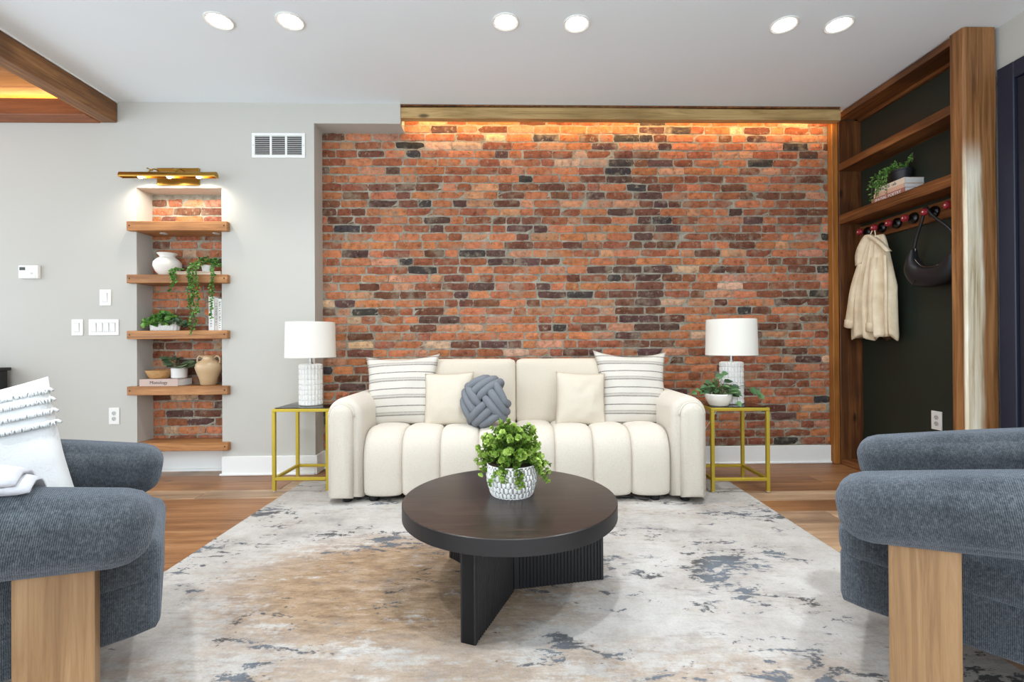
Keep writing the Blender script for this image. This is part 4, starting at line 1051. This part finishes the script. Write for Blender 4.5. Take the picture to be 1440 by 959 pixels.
# ------------------------------------------------------------------ COFFEE TABLE
cx, cy, CT = 0.034, 1.942, 0.0065
tb = thing('coffee_table', 'round espresso wood coffee table on three fluted slab legs', 'coffee table', (cx, cy, CT))
lathe('top', [(0, 0.311), (0.424, 0.311), (0.428, 0.313), (0.428, 0.368), (0.426, 0.370), (0, 0.370)], 96, 'espresso', tb)
lathe('rim', [(0.4282, 0.3125), (0.4292, 0.3135), (0.4292, 0.3675), (0.4282, 0.3685)], 96, 'black_wood', tb, cap=False)
for ang_ in (-112.0, 10.5, 131.0):
    bm = bmesh.new(); h0, h1 = 0.0, 0.3108; half = 0.027; x0 = 0.012; x1 = 0.392
    bm_box(bm, x0, x1, -half + 0.005, half - 0.005, h0, h1); bm_box(bm, x1 - 0.012, x1, -half, half, h0, h1)
    leg = link('slab_leg', from_bm('slab_leg', bm), 'black_wood', tb, (0, 0, 0), (0, 0, math.radians(ang_)))
    nfl = 24; pitch = (x1 - 0.014 - 0.03) / nfl
    for s in (-1, 1):
        bm = bmesh.new()
        for k in range(nfl):
            xc = 0.031 + pitch * (k + 0.5); pr = [(xc - pitch * 0.40, s * (half - 0.0052)), (xc - pitch * 0.25, s * (half - 0.001)), (xc, s * half), (xc + pitch * 0.25, s * (half - 0.001)), (xc + pitch * 0.40, s * (half - 0.0052))]
            a_ = [bm.verts.new((p[0], p[1], 0.001)) for p in pr]; b_ = [bm.verts.new((p[0], p[1], h1 - 0.0005)) for p in pr]
            for i in range(4): bm.faces.new((a_[i], a_[i + 1], b_[i + 1], b_[i]))
            bm.faces.new(a_); bm.faces.new(b_)
        link('fluting', from_bm('fluting', bm), 'black_wood', leg)

# textured pot with boxwood
pt = thing('boxwood_pot', 'bushy bright green boxwood in a woven texture white pot on coffee table', 'potted plant', (0.043, 1.975, CT + 0.3705))
nr, rows = 150, 60; rings = []; hh = []
def pot_r(q): return 0.083 + 0.019 * math.sin(min(1, q * 1.5) * PI * 0.5) - 0.004 * max(0, q - 0.6) / 0.4
for i in range(rows + 1):
    q = i / rows; z = 0.128 * q; ring = []; hr = []
    for j in range(nr):
        a = 2 * PI * j / nr; u = a / (2 * PI) * 34; rowi = int(q * 5.4999); v = (q * 5.5) % 1.0
        du = ((u + 0.5 * (rowi % 2)) % 1.0) - 0.5; e = (du / 0.36) ** 2 + ((v - 0.5) / 0.62) ** 2
        b = max(0.0, 1 - e) ** 0.5 if 0 < q < 0.97 else 0.4
        r = pot_r(q) + 0.0045 * b; ring.append((r * math.cos(a), r * math.sin(a), z)); hr.append(b)
    rings.append(ring); hh.append(hr)
v, f = ring_loft(rings, True); me = pymesh('pot', v, f)
cols = []
for i in range(rows):
    for j in range(nr): b = hh[i][j]; cols.append(lin((236, 234, 230)) if b > 0.3 else lin((150, 144, 138)))
cols += [lin((230, 228, 224)), lin((60, 48, 36))]
set_col(me, cols); fix(me); link('pot', me, 'pot_woven', pt)
L = Leaves(); paths = []
for k in range(120):
    el = math.asin(U(-0.12, 1.0)); a = U(0, 2 * PI)
    d = Vector((math.cos(a) * math.cos(el), math.sin(a) * math.cos(el), math.sin(el)))
    R2 = Vector((0.145 * d.x, 0.135 * d.y, 0.172 * d.z)) * U(0.82, 1.08)
    end = Vector((0, 0, 0.12)) + R2
    if d.z < 0.12 and rnd.random() < 0.35: end += Vector((0, 0, -0.04))
    sp = bez([(0.05 * d.x, 0.05 * d.y, 0.122), tuple(Vector((0, 0, 0.125)) + R2 * 0.55 + Vector((0, 0, 0.02))), tuple(end)], 6); paths.append(sp)
    for qi, p in enumerate(sp[4:]):
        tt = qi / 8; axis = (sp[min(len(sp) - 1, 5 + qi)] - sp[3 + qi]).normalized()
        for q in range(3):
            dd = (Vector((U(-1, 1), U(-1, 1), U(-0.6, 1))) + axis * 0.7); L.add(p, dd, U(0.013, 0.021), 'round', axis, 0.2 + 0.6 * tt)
    L.add(sp[-1], d, 0.014, 'round', None, 0.9)
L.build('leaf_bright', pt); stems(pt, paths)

# ------------------------------------------------------------------ ARMCHAIRS (local +x is the way the chair faces)
def armchair(label, loc, ang_):
    t = thing('armchair', label, 'armchair', loc, ang_)
    up = 0.155
    for s in (-1, 1):
        def afn(p, q):
            k = (p.x + 0.39) / 0.78; tap = 1.05 - 0.11 * k
            return (p.x, p.y * tap, p.z * tap)
        a = soft_box('arm', 0.80, 0.20, 0.178, 0.068, 'chenille', t, (-0.012, s * 0.34, 0.593), (0, math.atan(up), 0), (0.0, 0.012, 0.008), 18, afn)
        for x0, x1 in ((0.132, 0.272), (-0.34, -0.20)):
            zt = 0.6 - 0.155 * ((x0 + x1) / 2 + 0.012) - 0.03
            box('leg', (x0, x1, s * 0.34 - 0.045, s * 0.34 + 0.045, 0.0, zt), 'leg_wood', t, 0.005, 2)
    def sfn(p, q):
        z = p.z - 0.0
        return (p.x, p.y, p.z + 0.088 * p.x + (0.012 * (1 - q.x ** 2) * (1 - q.y ** 2) if p.z > 0 else 0))
    soft_box('seat_base', 0.76, 0.50, 0.165, 0.025, 'chenille', t, (0.012, 0, 0.262), (0, 0, 0), (0, 0, 0), 10, sfn)
    soft_box('seat_cushion', 0.765, 0.52, 0.125, 0.05, 'chenille', t, (0.014, 0, 0.372), (0, 0, 0), (0, 0, 0.012), 14, sfn)
    soft_box('backrest', 0.17, 0.66, 0.40, 0.07, 'chenille', t, (-0.40, 0, 0.60), (0, -0.2, 0), (0.03, 0, 0.01), 12)
    return t
armchair('blue grey chenille armchair holding the white fringed pillow', (-1.398, 1.318, 0.0065), math.radians(33.6))
armchair('empty blue grey chenille armchair before the coat nook', (1.462, 1.325, 0.0065), math.radians(138.6))

fp = thing('fringed_pillow', 'white cotton pillow with knotted fringe rows on the armchair', 'cushion', (-1.615, 1.49, 0.622)); fp.rotation_euler = (-0.20, -0.26, 0.42)
link('cover', pillow_me('cover', 0.46, 0.46, 0.15, 0.08, seed=9), 'white_cotton', fp, smooth=True)
def pil_y(u, v): return -0.075 * ((1 - u ** 2) ** 0.55) * ((1 - v ** 2) ** 0.55)
for vz in (0.84, 0.70, 0.53, 0.36):
    V, F = [], []
    for k in range(110):
        u = -0.985 + 1.97 * k / 109; x = u * 0.225; z = vz * 0.225; y = pil_y(u, vz) - 0.002
        v, f = tube_vf([(x, y, z), (x + U(-.003, .003), y - 0.008, z - 0.006), (x + U(-.004, .004), y - 0.009, z - 0.017)], lambda q: 0.0042 * (1 - 0.4 * q), 5); o = len(V); V += v; F += [tuple(i + o for i in q) for q in f]
    o = link('fringe', pymesh('fringe', V, F), 'white_cotton', fp, smooth=True); o['kind'] = 'stuff'
    for sx in (-1, 1):
        x = sx * 0.226; z = vz * 0.225
        tube('tassel', [(x - sx * 0.012, 0, z), (x + sx * 0.001, -0.004, z - 0.002), (x + sx * 0.008, -0.004, z - 0.010)], lambda q: 0.007 * (1 - 0.3 * q), 'white_cotton', fp, 8)

# throw folded over the near arm of the fringed-pillow chair
tw = thing('throw_blanket', 'pale grey folded throw draped over the armchair arm', 'blanket', (-1.398, 1.318, 0.0065), math.radians(33.6))
for layer, (x0, x1, off) in enumerate(((-0.30, 0.165, 0.008), (-0.29, 0.145, 0.026))):
    rings = []
    for i in range(17):
        x = x0 + (x1 - x0) * (i / 16) ** 0.7; e = 2.1 * (0.25, 0.7, 0.9)[min(i, 16 - i)] if min(i, 16 - i) < 3 else 2.1; zc = 0.6 - 0.155 * (x + 0.012); outer, inner = [], []
        for k in range(15):
            a = math.radians(62 - 0 * layer) + (math.radians(178) - math.radians(62)) * k / 14   # from the outer shoulder over to the inner side
            ca, sa = math.cos(a), math.sin(a)
            ry, rz = 0.112, 0.096
            for lst, ex in ((outer, off + 0.0065 + 0.0065 * e), (inner, off + 0.0065 - 0.0065 * e)):
                w = 0.003 * mnoise.noise(Vector((x * 9, k * 0.5, layer))); lst.append((x, -0.34 - ca * (ry + ex + w), zc + (abs(sa) ** 0.75) * (rz + ex + w)))
        for k in range(1, 5):
            for lst, ex in ((outer, off + 0.0065 + 0.0065 * e), (inner, off + 0.0065 - 0.0065 * e)): lst.append((x, -0.34 + (0.112 + ex) , zc - 0.03 * k))
        rings.append(outer + inner[::-1])
    v, f = ring_loft(rings, True); me = pymesh('fold', v, f); fix(me); link('fold', me, 'throw', tw, smooth=True)

# ------------------------------------------------------------------ dark console at the far left
cs = thing('console_cabinet', 'black console cabinet against the plaster wall beyond the niche', 'cabinet', (-4.09, 3.55, 0.0005))
box('top', (-0.4, 0.417, -0.13, 0.12, 0.815, 0.838), 'black_wood', cs, 0.003)
box('cabinet', (-0.385, 0.402, -0.115, 0.105, 0.2, 0.8145), 'black_wood', cs, 0.002)
for x in (-0.385, 0.362):
    for yy in (-0.115, 0.065): box('leg', (x, x + 0.04, yy, yy + 0.04, 0, 0.1995), 'black_wood', cs, 0.002)
